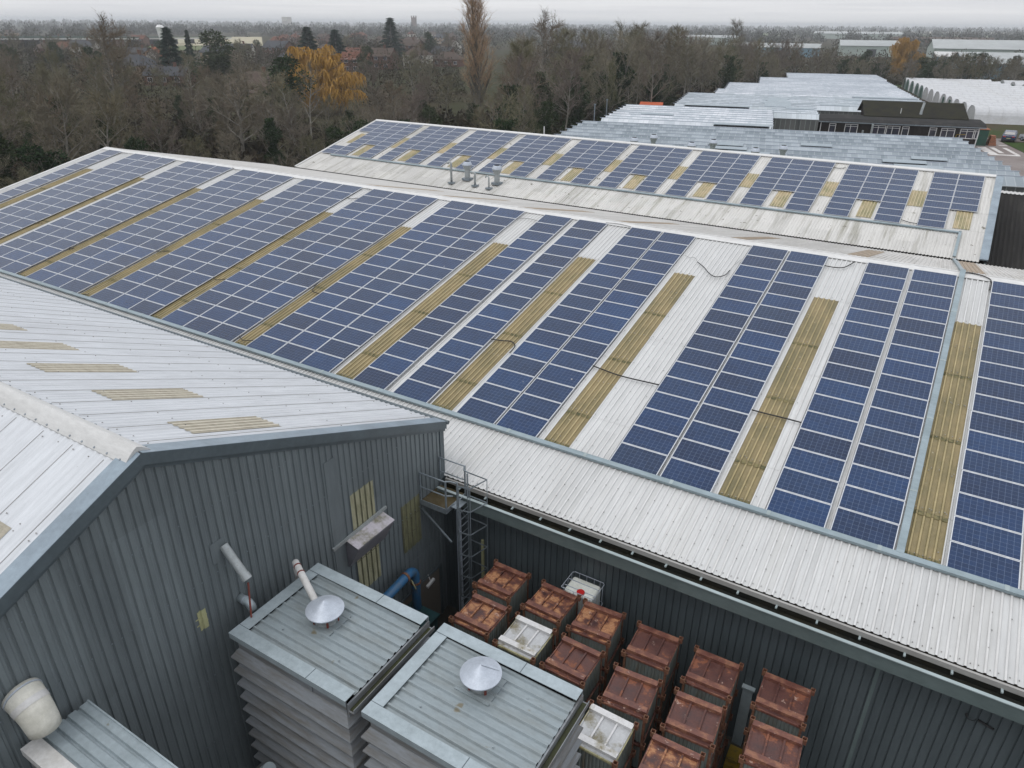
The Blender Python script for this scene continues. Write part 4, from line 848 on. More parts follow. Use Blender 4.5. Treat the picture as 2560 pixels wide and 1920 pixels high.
# ---------------------------------------------------------------- vents on the rear roof
M['vent_grey'] = dirty('vent_grey', (.20, .235, .23), (.15, .17, .165), 3, rough=.5)
def bullet(p, s_, label, grp, drop=0):
    PM = M['vent_grey'] if p[1] > 34 else M['pipe']
    p = Vector(p); t = thing('roof_vent', label, 'roof vent', p, grp)
    m = MB(); m.box(p.x - .45 * s_, p.x + .45 * s_, p.y - .45 * s_, p.y + .45 * s_, p.z - .12 - drop, p.z + .06 - drop); m.build('base', M['steel'], t)
    m = MB(); m.tube([p - Vector((0, 0, drop)), p + Vector((0, 0, .95 * s_))], .30 * s_, 18, cap=False); m.build('shaft', PM, t)
    m = MB(); z = [(.90, .30), (1.0, .34), (1.35, .50), (1.40, .50)]; m.tube([p + Vector((0, 0, a * s_)) for a, b in z], [b * s_ for a, b in z], 18, cap=False)
    m.build('flare', PM, t)
    m = MB(); z = [(1.40, .52), (1.46, .53), (1.62, .46), (1.78, .36), (1.80, .34)]; m.tube([p + Vector((0, 0, a * s_)) for a, b in z], [b * s_ for a, b in z], 18); m.build('cap', M['alu'], t)
    m = MB(); m.tube([p + Vector((0, 0, 1.80 * s_)), p + Vector((0, 0, 1.83 * s_))], .30 * s_, 16); m.build('cap_lid', M['dark'], t)
    return t
bullet(r2_pt(-37.0, 11.1), .83, 'left of two fat bulb-topped vents on the front of the rear roof', 'bulb-topped vents of the rear roof')
bullet(r2_pt(-33.8, 11.2), .83, 'right of two fat bulb-topped vents on the front of the rear roof', 'bulb-topped vents of the rear roof')
for i, (x, y) in enumerate(((-27.5, 35), (-26.64, 38), (-21.68, 35), (-20.53, 38), (-15.7, 35), (-13.9, 38))):
    h_ = -.455 - (y - 30.6) * math.tan(R(14.2))
    zb_ = -.59 - 1.83 * .78; bullet((x, y, zb_), .78, ordn(i + 1) + ' from the left of six bulb vents rising behind the rear ridge', 'bulb vents behind the rear ridge', max(0, zb_ - h_ - .05))
def goose(p, h_, r, label):
    p = Vector(p); t = thing('vent_pipe', label, 'vent pipe', p, 'gooseneck pipes on the rear roof')
    m = MB(); m.box(p.x - .24, p.x + .24, p.y - .24, p.y + .24, p.z - .1, p.z + .03); m.build('base', M['steel'], t)
    pts = [p, p + Vector((0, 0, h_ - .18))] + [p + Vector((-.17 * (1 - math.cos(w_)), 0, h_ - .18 + .18 * math.sin(w_))) for w_ in (R(30), R(60), R(90), R(120), R(150), R(175))] 
    m = MB(); m.tube(pts, r, 12); m.build('pipe_bend', M['pipe'], t, smooth=True); m = MB(); m.tube([p + Vector((0, 0, h_ * .55)), p + Vector((0, 0, h_ * .55 + .06))], r * 1.25, 12); m.build('collar', M['pipe'], t)
goose(r2_pt(-38.0, 12.2), 1.75, .10, 'tallest gooseneck pipe, left of the fat vents on the rear roof')
goose(r2_pt(-35.5, 12.15), 1.1, .09, 'short gooseneck pipe between the two fat vents')
t = goose(r2_pt(-33.95, 12.3), 1.0, .06, 'thin tee-topped pipe right in front of the second fat vent')
# ---------------------------------------------------------------- nursery: glasshouses, tunnels, office (own grid turned 13.5 degrees)
GA = R(13.5); GC, GS = math.cos(GA), math.sin(GA)
def gw(p, q, z=0): return Vector((p * GC - q * GS, p * GS + q * GC, z))
def glass_mat(name, base, hi, barc, rough=.28):
    m, nt, b = new_mat(name); uv = N(nt, 'ShaderNodeUVMap'); uv.uv_map = 'UVMap'; sp = N(nt, 'ShaderNodeSeparateXYZ'); nt.links.new(uv.outputs[0], sp.inputs[0])
    def line(s_, w): return mth(nt, 'GREATER_THAN', mth(nt, 'ABSOLUTE', mth(nt, 'SUBTRACT', mth(nt, 'FRACT', s_), .5)), .5 - w)
    bars = mth(nt, 'MAXIMUM', line(sp.outputs[0], .045), line(sp.outputs[1], .03))
    def cell(sx, sy, off=0.0):
        cb = N(nt, 'ShaderNodeCombineXYZ'); nt.links.new(mth(nt, 'FLOOR', mth(nt, 'ADD', mth(nt, 'MULTIPLY', sp.outputs[0], sx), off)), cb.inputs[0]); nt.links.new(mth(nt, 'FLOOR', mth(nt, 'MULTIPLY', sp.outputs[1], sy)), cb.inputs[1])
        wn = N(nt, 'ShaderNodeTexWhiteNoise', noise_dimensions='2D'); nt.links.new(cb.outputs[0], wn.inputs['Vector']); return wn.outputs['Value']
    v = mth(nt, 'ADD', mth(nt, 'MULTIPLY', cell(1, 1), .5), mth(nt, 'MULTIPLY', cell(.2, 1, .3), .5))
    c = ramp(nt, v, [(.25, base), (.75, hi)])
    geo = N(nt, 'ShaderNodeNewGeometry'); bn = noise(nt, .09, 4, .6, vec=geo.outputs['Position']); c = mix(nt, 1, c, ramp(nt, bn, [(.35, (.82, .84, .86)), (.65, (1.1, 1.1, 1.1))]), 'MULTIPLY')
    c = mix(nt, mth(nt, 'MULTIPLY', bars, .55), c, barc); nt.links.new(c, b.inputs['Base Color']); b.inputs['Roughness'].default_value = rough; b.inputs['Specular IOR Level'].default_value = .6
    return m
M['glass_a'] = glass_mat('glass_roof_blue', (.155, .19, .215), (.30, .34, .37), (.40, .43, .45))
M['glass_b'] = glass_mat('glass_roof_white', (.42, .46, .49), (.60, .62, .65), (.36, .38, .40))
M['glass_c'] = glass_mat('glass_roof_grey', (.33, .37, .39), (.47, .51, .54), (.30, .32, .34))
M['glass_w'] = glass_mat('glass_wall', (.06, .065, .065), (.12, .125, .12), (.40, .43, .43))
M['vent_glass'] = dirty('vent_glass', (.26, .31, .345), (.33, .38, .41), .6, rough=.3)
RZ, VZ = -3.25, -3.95
def glasshouse(label, p0, p1, q0, n, mat, vents, walls='lrn', pitch=3.05):
    t = thing('glasshouse', label, 'glasshouse', gw((p0 + p1) / 2, q0 + n * pitch / 2, LAND), 'glasshouse blocks of the nursery')
    m = MB(); wl_ = MB()
    for i in range(n):
        a, c_, b_ = q0 + i * pitch, q0 + (i + .5) * pitch, q0 + (i + 1) * pitch
        u0, u1 = p0 / .75, p1 / .75
        m.face([gw(p0, a, VZ), gw(p1, a, VZ), gw(p1, c_, RZ), gw(p0, c_, RZ)], 0, [(u0, i * 2 + .02), (u1, i * 2 + .02), (u1, i * 2 + .98), (u0, i * 2 + .98)])
        m.face([gw(p0, c_, RZ), gw(p1, c_, RZ), gw(p1, b_, VZ), gw(p0, b_, VZ)], 0, [(u0, i * 2 + 1.02), (u1, i * 2 + 1.02), (u1, i * 2 + 1.98), (u0, i * 2 + 1.98)])
        for pp, key in ((p0, 'l'), (p1, 'r')):
            if key in walls: wl_.face([gw(pp, a, LAND - 2.6), gw(pp, b_, LAND - 2.6), gw(pp, b_, VZ), gw(pp, c_, RZ), gw(pp, a, VZ)], 0, [(a / .75, 0), (b_ / .75, 0), (b_ / .75, 2), (c_ / .75, 2.3), (a / .75, 2)])
    if 'n' in walls: wl_.face([gw(p0, q0, LAND - 2.6), gw(p1, q0, LAND - 2.6), gw(p1, q0, VZ), gw(p0, q0, VZ)], 0, [(p0 / .75, 0), (p1 / .75, 0), (p1 / .75, 3), (p0 / .75, 3)])
    wl_.face([gw(p0, q0 + n * pitch, LAND), gw(p1, q0 + n * pitch, LAND), gw(p1, q0 + n * pitch, VZ), gw(p0, q0 + n * pitch, VZ)], 0, [(p0 / .75, 0), (p1 / .75, 0), (p1 / .75, 2), (p0 / .75, 2)])
    m.build('glass_roof', mat, t); wl_.build('glass_wall', M['glass_w'], t)
    for i in range(n):
        c_ = q0 + (i + .5) * pitch; r_ = MB(); r_.bar(gw(p0 - .3, c_, RZ + .02), gw(p1 + .1, c_, RZ + .02), .07, .07); r_.build('ridge_bar', M['alu'], t)
        r_ = MB(); a = q0 + i * pitch; r_.bar(gw(p0 - .1, a, VZ + .0), gw(p1 + .05, a, VZ + .0), .16, .06); r_.build('valley_bar', M['pipe'], t)
    for (i, a, b_) in vents:
        c_ = q0 + (i + .5) * pitch; r_ = MB()
        r_.obox((gw(a, c_ - .45, RZ - .02) + gw(b_, c_ - .45, RZ - .02)) / 2, (gw(b_ - a, 0) / 2), gw(0, .36, .10), gw(0, 0, .02)); r_.build('open_vent', M['vent_glass'], t)
        r_ = MB(); r_.obox((gw(a, c_ - .9, RZ - .28) + gw(b_, c_ - .9, RZ - .28)) / 2, (gw(b_ - a, 0) / 2), gw(0, .02, .0), gw(0, 0, .08)); r_.build('vent_gap', M['dark'], t)
    return t
rv = random.Random(3)
glasshouse('nearest and largest glasshouse block, blue-grey roof, directly behind the rear warehouse', -31.4, 17.7, 45.6, 10, M['glass_a'], [(1, 6.5, 11), (2, 5.8, 10), (0, 7.6, 12), (3, -12, -8), (4, -12.5, -8.5), (2, -10, -5.5), (5, -2, 1.5), (3, 9, 12.5), (1, -24, -20)])
glasshouse('bright whitish glasshouse block adjoining the near block on its left half', -29.6, -5.1, 78.0, 8, M['glass_b'], [(0, -13.2, -5.6), (0, -5.3, -5.2), (3, -25, -20)])
glasshouse('small glasshouse block with a dark glazed end wall, left of the black office hut', -5.0, 1.9, 95.6, 3, M['glass_c'], [])
glasshouse('wide grey glasshouse block with several open dark roof vents, behind the whitish block', -21.8, 1.9, 104.8, 9, M['glass_c'], [(0, -3, 1.5), (1, -6.5, -2), (2, -6.5, -2), (3, -7, -2), (4, -6, -2), (5, -7, -2.5), (6, -6, -2), (0, -20, -9)])
glasshouse('grey glasshouse block directly behind the black office hut', 1.9, 22.0, 110.9, 7, M['glass_c'], [(2, 12, 17), (3, 14, 18), (5, 8, 12), (1, 3, 8)])
glasshouse('pale glasshouse block in the middle distance stepping back from the grey one', -16.6, 22.2, 133.2, 4, M['glass_b'], [(0, 10, 22)])
glasshouse('second pale stepped glasshouse block behind the middle one', -15.2, 22.4, 145.4, 7, M['glass_b'], [])
glasshouse('third pale stepped glasshouse block, narrower on its left', -8.2, 22.8, 166.75, 8, M['glass_b'], [])
glasshouse('farthest pale glasshouse block before the dark trees', -1.0, 23.6, 191.2, 8, M['glass_b'], [])
# lean-to dark-roofed shed at the right of the rear warehouse
ds = thing('shed', 'black corrugated-roofed shed at the right end of the rear warehouse', 'shed', (9, 30, YARD))
sa = math.atan2(2.5, 13.9); m = MB(); m.corr((0, 21.5, -6.15), U_X, (0, math.cos(sa), math.sin(sa)), (0, -math.sin(sa), math.cos(sa)), 3.5, 18, [(0, 0), (4.2, .0), (4.21, -.02), (9.5, -.02), (9.51, -.04), (13.2, -.04), (13.21, -.06), (17.7, -.06)], [(0, 0), (.25, .02), (.5, .05), (.75, .02)], .30); m.build('roof_slope', M['dark_roof'], ds)
m = MB(); e_ = Vector((0, 21.5, -6.15)) + Vector((0, math.cos(sa), math.sin(sa))) * 17.7
x = 3.6
m2 = MB()
m2.corr(e_ + Vector((0, .0, .0)), U_X, (0, math.cos(sa), math.sin(sa)), (0, -math.sin(sa), math.cos(sa)), 3.5, 18, [(-.25, .02), (.32, .02)], [(0, 0), (.25, .02), (.5, .06), (.75, .02)], .30); m2.build('sheet_edge', M['cap_grey'], ds)
m = MB(); m.box(3.5, 18, 38.7, 38.9, YARD, -3.1); m.box(3.5, 18, 21.4, 21.6, YARD, -6.2); m.box(17.9, 18, 21.4, 38.8, YARD, -6.2); m.build('shed_wall', M['dark_roof'], ds)

# office hut
of = thing('office_hut', 'long black timber office hut with white-framed windows and a mossy upper roof', 'hut', gw(14, 100, LAND))
def gbox(m, p0, p1, q0, q1, z0, z1, mi=0): return m.obox(gw((p0 + p1) / 2, (q0 + q1) / 2, (z0 + z1) / 2), gw((p1 - p0) / 2, 0), gw(0, (q1 - q0) / 2), (0, 0, (z1 - z0) / 2), mi)
WQ = 96.1
m = MB(); gbox(m, 2.3, 24.6, WQ, 101, LAND - 1, -4.10); m.build('wall', M['timber'], of)
m = MB(); m.prism([gw(1.8, WQ - .35, -4.20), gw(1.8, WQ - .35, -4.04), gw(1.8, WQ + .5, -3.68), gw(1.8, 100.5, -3.42), gw(1.8, 101.2, -4.1)], gw(23.6, 0)); m.build('low_roof', M['feltroof'], of)
m = MB(); gbox(m, 1.8, 25.4, WQ - .40, WQ - .36, -4.24, -4.08); m.build('fascia', M['steel'], of)
m = MB(); gbox(m, 9.0, 23.2, 99.6, 106.5, -4.2, -3.35); m.prism([gw(9.05, 99.7, -3.4), gw(9.05, 105.2, -1.75), gw(9.05, 109, -3.4)], gw(14.1, 0)); m.build('upper_wall', M['timber'], of)
m = MB(); a, b_ = gw(0, 99.3, -3.48), gw(0, 105.2, -1.62)
m.prism([gw(8.7, 99.3, -3.5), gw(8.7, 99.3, -3.36), gw(8.7, 105.2, -1.55), gw(8.7, 109.3, -3.4), gw(8.7, 109.3, -3.55), gw(8.7, 105.2, -1.7)], gw(14.9, 0)); m.build('upper_roof', M['mossroof'], of)
for (p, w) in ((3.6, 1.0), (5.9, 1.9), (9.9, 1.9), (11.9, 1.9), (14.1, 1.0), (17.9, 1.0), (19.5, 1.9), (22.1, 2.1), (23.9, .75)):
    z0, z1 = -5.80, -4.40; f = MB()
    for a_, b_, c_, d_ in ((p, p + w, z0, z0 + .09), (p, p + w, z1 - .09, z1), (p, p + .09, z0 + .09, z1 - .09), (p + w - .09, p + w, z0 + .09, z1 - .09), (p, p + w, z1 - .36, z1 - .30)): gbox(f, a_, b_, WQ - .07, WQ - .015, c_, d_)
    if w > 1.5: gbox(f, p + w * .42, p + w * .42 + .08, WQ - .07, WQ - .015, z0 + .09, z1 - .09)
    fo = f.build('window', M['white'], of); g_ = MB(); gbox(g_, p + .05, p + w - .05, WQ - .03, WQ - .012, z0 + .05, z1 - .05); g_.build('pane', M['winglass'], fo)
for p in (2.35, 24.55): f = MB(); gbox(f, p - .06, p + .06, WQ - .06, WQ - .0, LAND, -4.15); f.build('corner_board', M['white'], of)
f = MB(); f.tube([gw(21.7, WQ - .1, -6.9), gw(21.7, WQ - .1, -5.25), gw(22.9, WQ - .1, -5.2)], .05, 6); f.build('gas_pipe', M['yellow'], of)
f = MB(); f.tube([gw(14.1, 100.6, -3.6), gw(14.1, 100.6, -2.2)], .06, 8); f.build('vent_pipe', M['white'], of); f = MB(); gbox(f, 13.9, 14.3, 100.4, 100.8, -3.7, -3.5); f.build('vent_base', M['white'], of)
f = MB(); f.tube([gw(17.0, 100.6, -3.6), gw(17.0, 100.6, -2.6), gw(17.2, 100.9, -1.3)], [.28, .20, .20], 10); f.build('flue', M['pipe'], of)
f = MB(); f.tube([gw(8.6, WQ - .25, -7.4), gw(8.6, WQ - .25, -5.2)], .14, 8); f.build('flue', M['pipe'], of); f = MB(); f.tube([gw(9.8, WQ - .6, -7.4), gw(9.8, WQ - .6, -4.2)], .16, 8); f.build('flue', M['pipe'], of)

# polytunnels
M['tunnel_green'] = dirty('green_netted_end', (.12, .19, .17), (.20, .25, .24), 1.2, rough=.6)
def tunnel(label, p0, p1, q, z=-4.5, w=6.9, door=True):
    t = thing('polytunnel', label, 'polytunnel', gw(p0, q, LAND), 'white polytunnels'); n = 14; H = z - LAND; prof = []
    for k in range(n + 1):
        a = math.pi * k / n; prof.append((q + math.cos(a) * w / 2 * (abs(math.cos(a)) ** -.25 if abs(math.cos(a)) > .05 else 1) * (1 if k in (0, n) else .93), LAND + H * (math.sin(a) ** .8 if 0 < k < n else 0)))
    m = MB(); L = p1 - p0; ns = max(2, int(L / 2.4))
    for s_ in range(ns):
        for h in range(2):
            a0 = p0 + L * (s_ + h * .5) / ns; a1 = p0 + L * (s_ + h * .5 + .5) / ns
            for k in range(n):
                (qa, za), (qb, zb) = prof[k], prof[k + 1]; sg = .05
                f0, f1 = (0 if h == 0 else sg), (sg if h == 0 else 0)
                m.face([gw(a0, qa, za - f0 * (k > 0)), gw(a0, qb, zb - f0), gw(a1, qb, zb - f1), gw(a1, qa, za - f1 * (k > 0))])
    m.build('skin', M['tunnel'], t)
    for s_ in range(ns + 1):
        a0 = p0 + L * s_ / ns; h_ = MB(); h_.tube([gw(a0, qa, za + .01) for qa, za in prof], .045, 4); h_.build('hoop', M['tunnel'], t) if s_ % 1 == 0 else None
    e = MB(); e.face([gw(p0 + .02, qa, za) for qa, za in prof]); e.build('end_panel', M['tunnel_green'] if q > 192 and p0 < 50 else M['tunnel_end'], t)
    if door: d_ = MB(); gbox(d_, p0 - .05, p0, q - .9, q + .9, LAND, LAND + 2.3); d_.build('door', M['tgreen'], t)
tq = [(160.5, 33, 76, 's'), (167.3, 33, 76, 's'), (174.3, 32.9, 75, 's'), (181.2, 32.8, 75, 's'), (188.3, 32.8, 74, 's')]
for i, (q, a, b_, _) in enumerate([(139.5, 33, 72, 0), (146.5, 33, 74, 0), (153.5, 33, 75, 0)] + tq + [(195.5, 32.9, 73, 0), (204, 33.2, 60, 0), (213.5, 33.4, 57.5, 0), (221.5, 33.4, 57, 0), (229.5, 33.7, 56.5, 0)]):
    tunnel('white polytunnel, %s from the front of the left row of tunnels' % ordn(i + 1) if i < 12 else 'rearmost white polytunnel of the left row, nearest the dark trees', a, b_, q, door=i in (3, 4) or i >= 8)
for i, (q, a) in enumerate(((203, 62), (212, 61), (221, 60.5), (229.5, 59.8))):
    tunnel('distant polytunnel at the right edge, %s from the front' % ordn(i + 1), a, 95, q)
# ground surfaces of the nursery
def sheet(name, pts, mat, dz, kind='structure'):
    m = MB(); m.face([gw(p, q, LAND + dz) for p, q in pts]); return tag(m.build(name, mat), kind=kind)
sheet('car_park_road', [(17.5, 62), (60, 62), (60, 84), (31.4, 96), (31.2, 110), (60, 110), (60, 113), (20, 113)], M['road'], .02)
M['lawn'] = dirty('green_lawn', (.045, .075, .020), (.035, .055, .02), .5, (1, 1, 1), .4, .65, .95)
M['mud'] = dirty('muddy_verge', (.075, .058, .040), (.045, .065, .024), .12, (1, 1, 1), .42, .6, .95)
sheet('lawn', [(31.5, 96), (70, 82), (70, 108.5), (31.5, 108.5)], M['lawn'], .03)
sheet('verge', [(24, 113), (90, 113), (90, 137), (24, 137)], M['mud'], .02); sheet('far_field', [(24, 236), (120, 236), (120, 262), (24, 262)], M['lawn'], .02)
for i, (a, b_, c_, d_) in enumerate(((26.0, 92.6, 27.3, 101), (26.0, 92.6, 30.0, 93.6), (27.8, 95, 28.5, 101), (29.6, 93.5, 30.2, 101), (28.2, 103.5, 29.2, 104.2), (29.8, 103.6, 31, 104.2), (20.5, 70, 20.7, 78), (22.2, 60, 22.4, 66))):
    m = MB(); m.face([gw(a, b_, LAND + .032 + i * .002), gw(c_, b_, LAND + .032 + i * .002), gw(c_, d_, LAND + .032 + i * .002), gw(a, d_, LAND + .032 + i * .002)]); tag(m.build('road_marking', M['mark']), kind='structure')
# cars
def car(label, paint, p, q, rz, group='parked cars'):
    t = thing('parked_car', label, 'car', gw(p, q, LAND + .02), group, rz)
    L, W, H = 4.55, 1.9, 1.66; prof = [(-L / 2, .35), (-L / 2, .95), (-L / 2 + .12, 1.08), (-1.75, 1.12), (-1.45, 1.58), (-.6, 1.66), (.5, 1.62), (1.15, 1.12), (2.1, .98), (L / 2, .72), (L / 2, .35)]
    m = MB()
    def sec(y, f, top): return [(x, y * (1 - (f if z > 1.1 else 0)), z) for x, z in prof]
    for sgn in (-1, 1):
        pts = [(x, sgn * (W / 2 - (.16 if z > 1.15 else 0)), z) for x, z in prof]; m.face(pts if sgn < 0 else list(reversed(pts)))
    for i in range(len(prof)):
        (xa, za), (xb, zb) = prof[i], prof[(i + 1) % len(prof)]; ya, yb = W / 2 - (.16 if za > 1.15 else 0), W / 2 - (.16 if zb > 1.15 else 0)
        m.face([(xa, -ya, za), (xa, ya, za), (xb, yb, zb), (xb, -yb, zb)])
    pl = Vector(t.location)
    def put(mm, name, mat, parent=t): 
        o = mm.build(name, mat, None); o.parent = parent; return o
    bo = put(m, 'body', paint)
    g_ = MB(); g_.face([(-1.77, -.72, 1.14), (-1.77, .72, 1.14), (-1.47, .68, 1.55), (-1.47, -.68, 1.55)]); g_.v = [(a - .02, b__, c_ + .01) for a, b__, c_ in g_.v]; put(g_, 'rear_window', M['winglass'])
    g_ = MB(); g_.face([(1.16, .72, 1.15), (1.16, -.72, 1.15), (.55, -.68, 1.60), (.55, .68, 1.60)]); g_.v = [(a + .02, b__, c_ + .01) for a, b__, c_ in g_.v]; put(g_, 'windscreen', M['winglass'])
    for sgn in (-1, 1):
        g_ = MB(); y = sgn * (W / 2 - .07); g_.face([(-1.35, y, 1.14), (.95, y, 1.14), (.45, sgn * (W / 2 - .15), 1.54), (-1.2, sgn * (W / 2 - .15), 1.54)]); put(g_, 'side_window', M['winglass'])
        for x in (-1.4, 1.4):
            w_ = MB(); w_.tube([(x, sgn * (W / 2 - .20), .34), (x, sgn * (W / 2 + .01), .34)], .34, 16); wo = put(w_, 'wheel', M['black']); h_ = MB(); h_.tube([(x, sgn * (W / 2 + .01), .34), (x, sgn * (W / 2 + .02), .34)], .2, 12); put(h_, 'rim', M['alu'], wo)
        l_ = MB(); l_.box(-L / 2 - .02, -L / 2 + .02, sgn * .62 - .17, sgn * .62 + .17, .80, .95); put(l_, 'tail_light', M['redcap'])
    l_ = MB(); l_.box(-L / 2 - .025, -L / 2 - .01, -.28, .28, .55, .68); put(l_, 'number_plate', M['post']); l_ = MB(); l_.box(-L / 2 - .03, L / 2 + .02, -W / 2 + .05, W / 2 - .05, .25, .45); put(l_, 'bumper', M['black'])
    return t
bluep = dirty('blue_car_paint', (.012, .030, .085), (.015, .035, .095), 1, rough=.25, spec=.7); whitep = dirty('white_car_paint', (.55, .57, .60), (.5, .52, .55), 1, rough=.25, spec=.7)
car('dark blue car parked beside the lawn, its rear towards the road', bluep, 32.8, 110.5, GA + R(72)); car('white car cut by the right edge of the photo, next to the blue car', whitep, 36.2, 110.2, GA + R(110))
gs = thing('site_cabin', 'dark green container cabin behind the right end of the black hut', 'cabin', gw(27.5, 104, LAND)); m = MB(); gbox(m, 25.8, 27.6, 102.5, 106.5, LAND, LAND + 2.4); m.build('cabin_body', M['tgreen'], gs); m = MB(); gbox(m, 25.7, 27.7, 102.4, 106.6, LAND + 2.4, LAND + 2.52); m.build('cabin_roof', M['brickheap'], gs)
m = MB(); 
for k in range(5): gbox(m, 28.1 + .06 * k, 29.2 - .06 * k, 103 + .1 * k, 105 - .1 * k, LAND + .3 * k, LAND + .3 * k + .28)
tag(m.build('terracotta_stack', M['brickheap']), 'stack of terracotta-coloured pots or bricks beside the green cabin', 'stack')
m = MB(); m.prism([gw(-28.5, 106.5, LAND), gw(-28.5, 106.5, -4.4), gw(-28.5, 110, -3.5), gw(-28.5, 110, LAND)], gw(4.2, 0)); tag(m.build('orange_cover', M['orange']), 'bright orange sheet-covered stack at the wood edge beside the glasshouses', 'cover')
for p, q in ((-31.0, 80.5), (-30.8, 89)):
    t = thing('chimney_pipe', ['thin dark stove pipe with cap at the left edge of the glasshouses, nearer one', 'thin dark stove pipe with cap at the left edge of the glasshouses, farther one'][int(q > 85)], 'chimney pipe', gw(p, q, LAND), 'stove pipes by the glasshouses'); m = MB(); m.tube([gw(p, q, LAND), gw(p, q, -1.6)], .09, 8); m.build('pipe', M['steel'], t); m = MB(); m.tube([gw(p, q, -1.6), gw(p, q, -1.45)], .19, 8); m.build('cap', M['steel'], t)
for p, q, lab in ((20.2, 66, 'slim rail frame at the right end of the near glasshouse'),):
    t = thing('gate_frame', lab, 'gate', gw(p, q, LAND)); 
    for k in range(4): m = MB(); m.bar(gw(p, q + k * 1.2, LAND), gw(p, q + k * 1.2, LAND + 1.6), .08, .08); m.build('post', M['cap_grey'], t)
    m = MB(); m.bar(gw(p, q, LAND + 1.5), gw(p, q + 3.6, LAND + 1.5), .06, .06); m.build('rail', M['cap_grey'], t)
# dark boundary fence left of the buildings
def fence(pts, h, label):
    t = thing('fence', label, 'fence', (pts[0][0], pts[0][1], gz(*pts[0])))
    for (xa, ya), (xb, yb) in zip(pts[:-1], pts[1:]):
        n = max(1, int(math.hypot(xb - xa, yb - ya) / 2.4))
        for i in range(n):
            x0, y0 = xa + (xb - xa) * i / n, ya + (yb - ya) * i / n; x1, y1 = xa + (xb - xa) * (i + 1) / n, ya + (yb - ya) * (i + 1) / n
            z0 = min(gz(x0, y0), gz(x1, y1)); m = MB(); m.bar((x0, y0, z0 + h / 2), (x1, y1, z0 + h / 2), .05, h); m.build('panel', M['timber'], t)
            if i % 2 == 0: m = MB(); m.bar((x0, y0, z0), (x0, y0, z0 + h + .1), .12, .12); m.build('post', M['timber'], t)
fence([(-68, -30), (-66, 20), (-63, 50), (-60, 60)], 2.4, 'long dark timber fence along the wood behind the warehouses')
# poles
for i, (x, y, h) in enumerate(((-44.0, 46.5, gz(-44, 46.5) * -1 - 1.88),)):
    t = thing('lamp_pole', 'slim pale pole standing by the wood at the left end of the glasshouses', 'pole', (x, y, gz(x, y))); m = MB(); m.tube([(x, y, gz(x, y)), (x, y, gz(x, y) + h)], .07, 8); m.build('shaft', M['white'], t)
# ---------------------------------------------------------------- trees
def wood_mat(name, cols, rough=.9):
    m, nt, b = new_mat(name); oi = N(nt, 'ShaderNodeObjectInfo'); c = ramp(nt, oi.outputs['Random'], cols); n = noise(nt, 3.0, 4, .7); c = mix(nt, 1, c, ramp(nt, n, [(.3, (.7, .7, .7)), (.7, (1.25, 1.25, 1.25))]), 'MULTIPLY')
    nt.links.new(c, b.inputs['Base Color']); b.inputs['Roughness'].default_value = rough; b.inputs['Specular IOR Level'].default_value = .03; return m
M['bark'] = wood_mat('bark', [(0, (.13, .12, .10)), (.5, (.17, .158, .135)), (1, (.225, .21, .185))])
M['twig'] = wood_mat('twigs', [(0, (.168, .132, .096)), (.2, (.130, .124, .072)), (.4, (.205, .184, .134)), (.6, (.150, .122, .106)), (.8, (.185, .174, .114)), (1, (.108, .092, .070))])
M['twig_p'] = wood_mat('poplar_twigs', [(0, (.40, .28, .18)), (1, (.36, .26, .17))])
M['twig_w'] = wood_mat('willow_twigs', [(0, (.43, .255, .07)), (1, (.26, .165, .075))])
M['birch'] = wood_mat('birch_bark', [(0, (.34, .32, .29)), (1, (.24, .23, .20))])
M['leaf'] = wood_mat('evergreen_leaf', [(0, (.022, .040, .018)), (.5, (.032, .050, .022)), (1, (.045, .058, .028))])
M['leaf_c'] = wood_mat('conifer_leaf', [(0, (.014, .032, .024)), (1, (.022, .042, .026))])
M['scrub'] = dirty('undergrowth', (.040, .040, .022), (.055, .042, .030), .25, (1, 1, 1), .4, .6, .95)
def tri(m, a, b, w, rng):
    d = b - a; s = d.cross(Vector((rng.uniform(-1, 1), rng.uniform(-1, 1), rng.uniform(-1, 1))))
    if s.length < 1e-6: return
    s = s.normalized() * w; n = len(m.v); m.v.extend([tuple(a - s), tuple(a + s), tuple(b)]); m.f.append((n, n + 1, n + 2)); m.m.append(0); m.uv.append(None)
def rdir(d, spread, rng, up=0.0):
    v = Vector((rng.gauss(0, 1), rng.gauss(0, 1), rng.gauss(0, 1))).normalized(); q = (d + v * spread); q.z += up; return q.normalized()
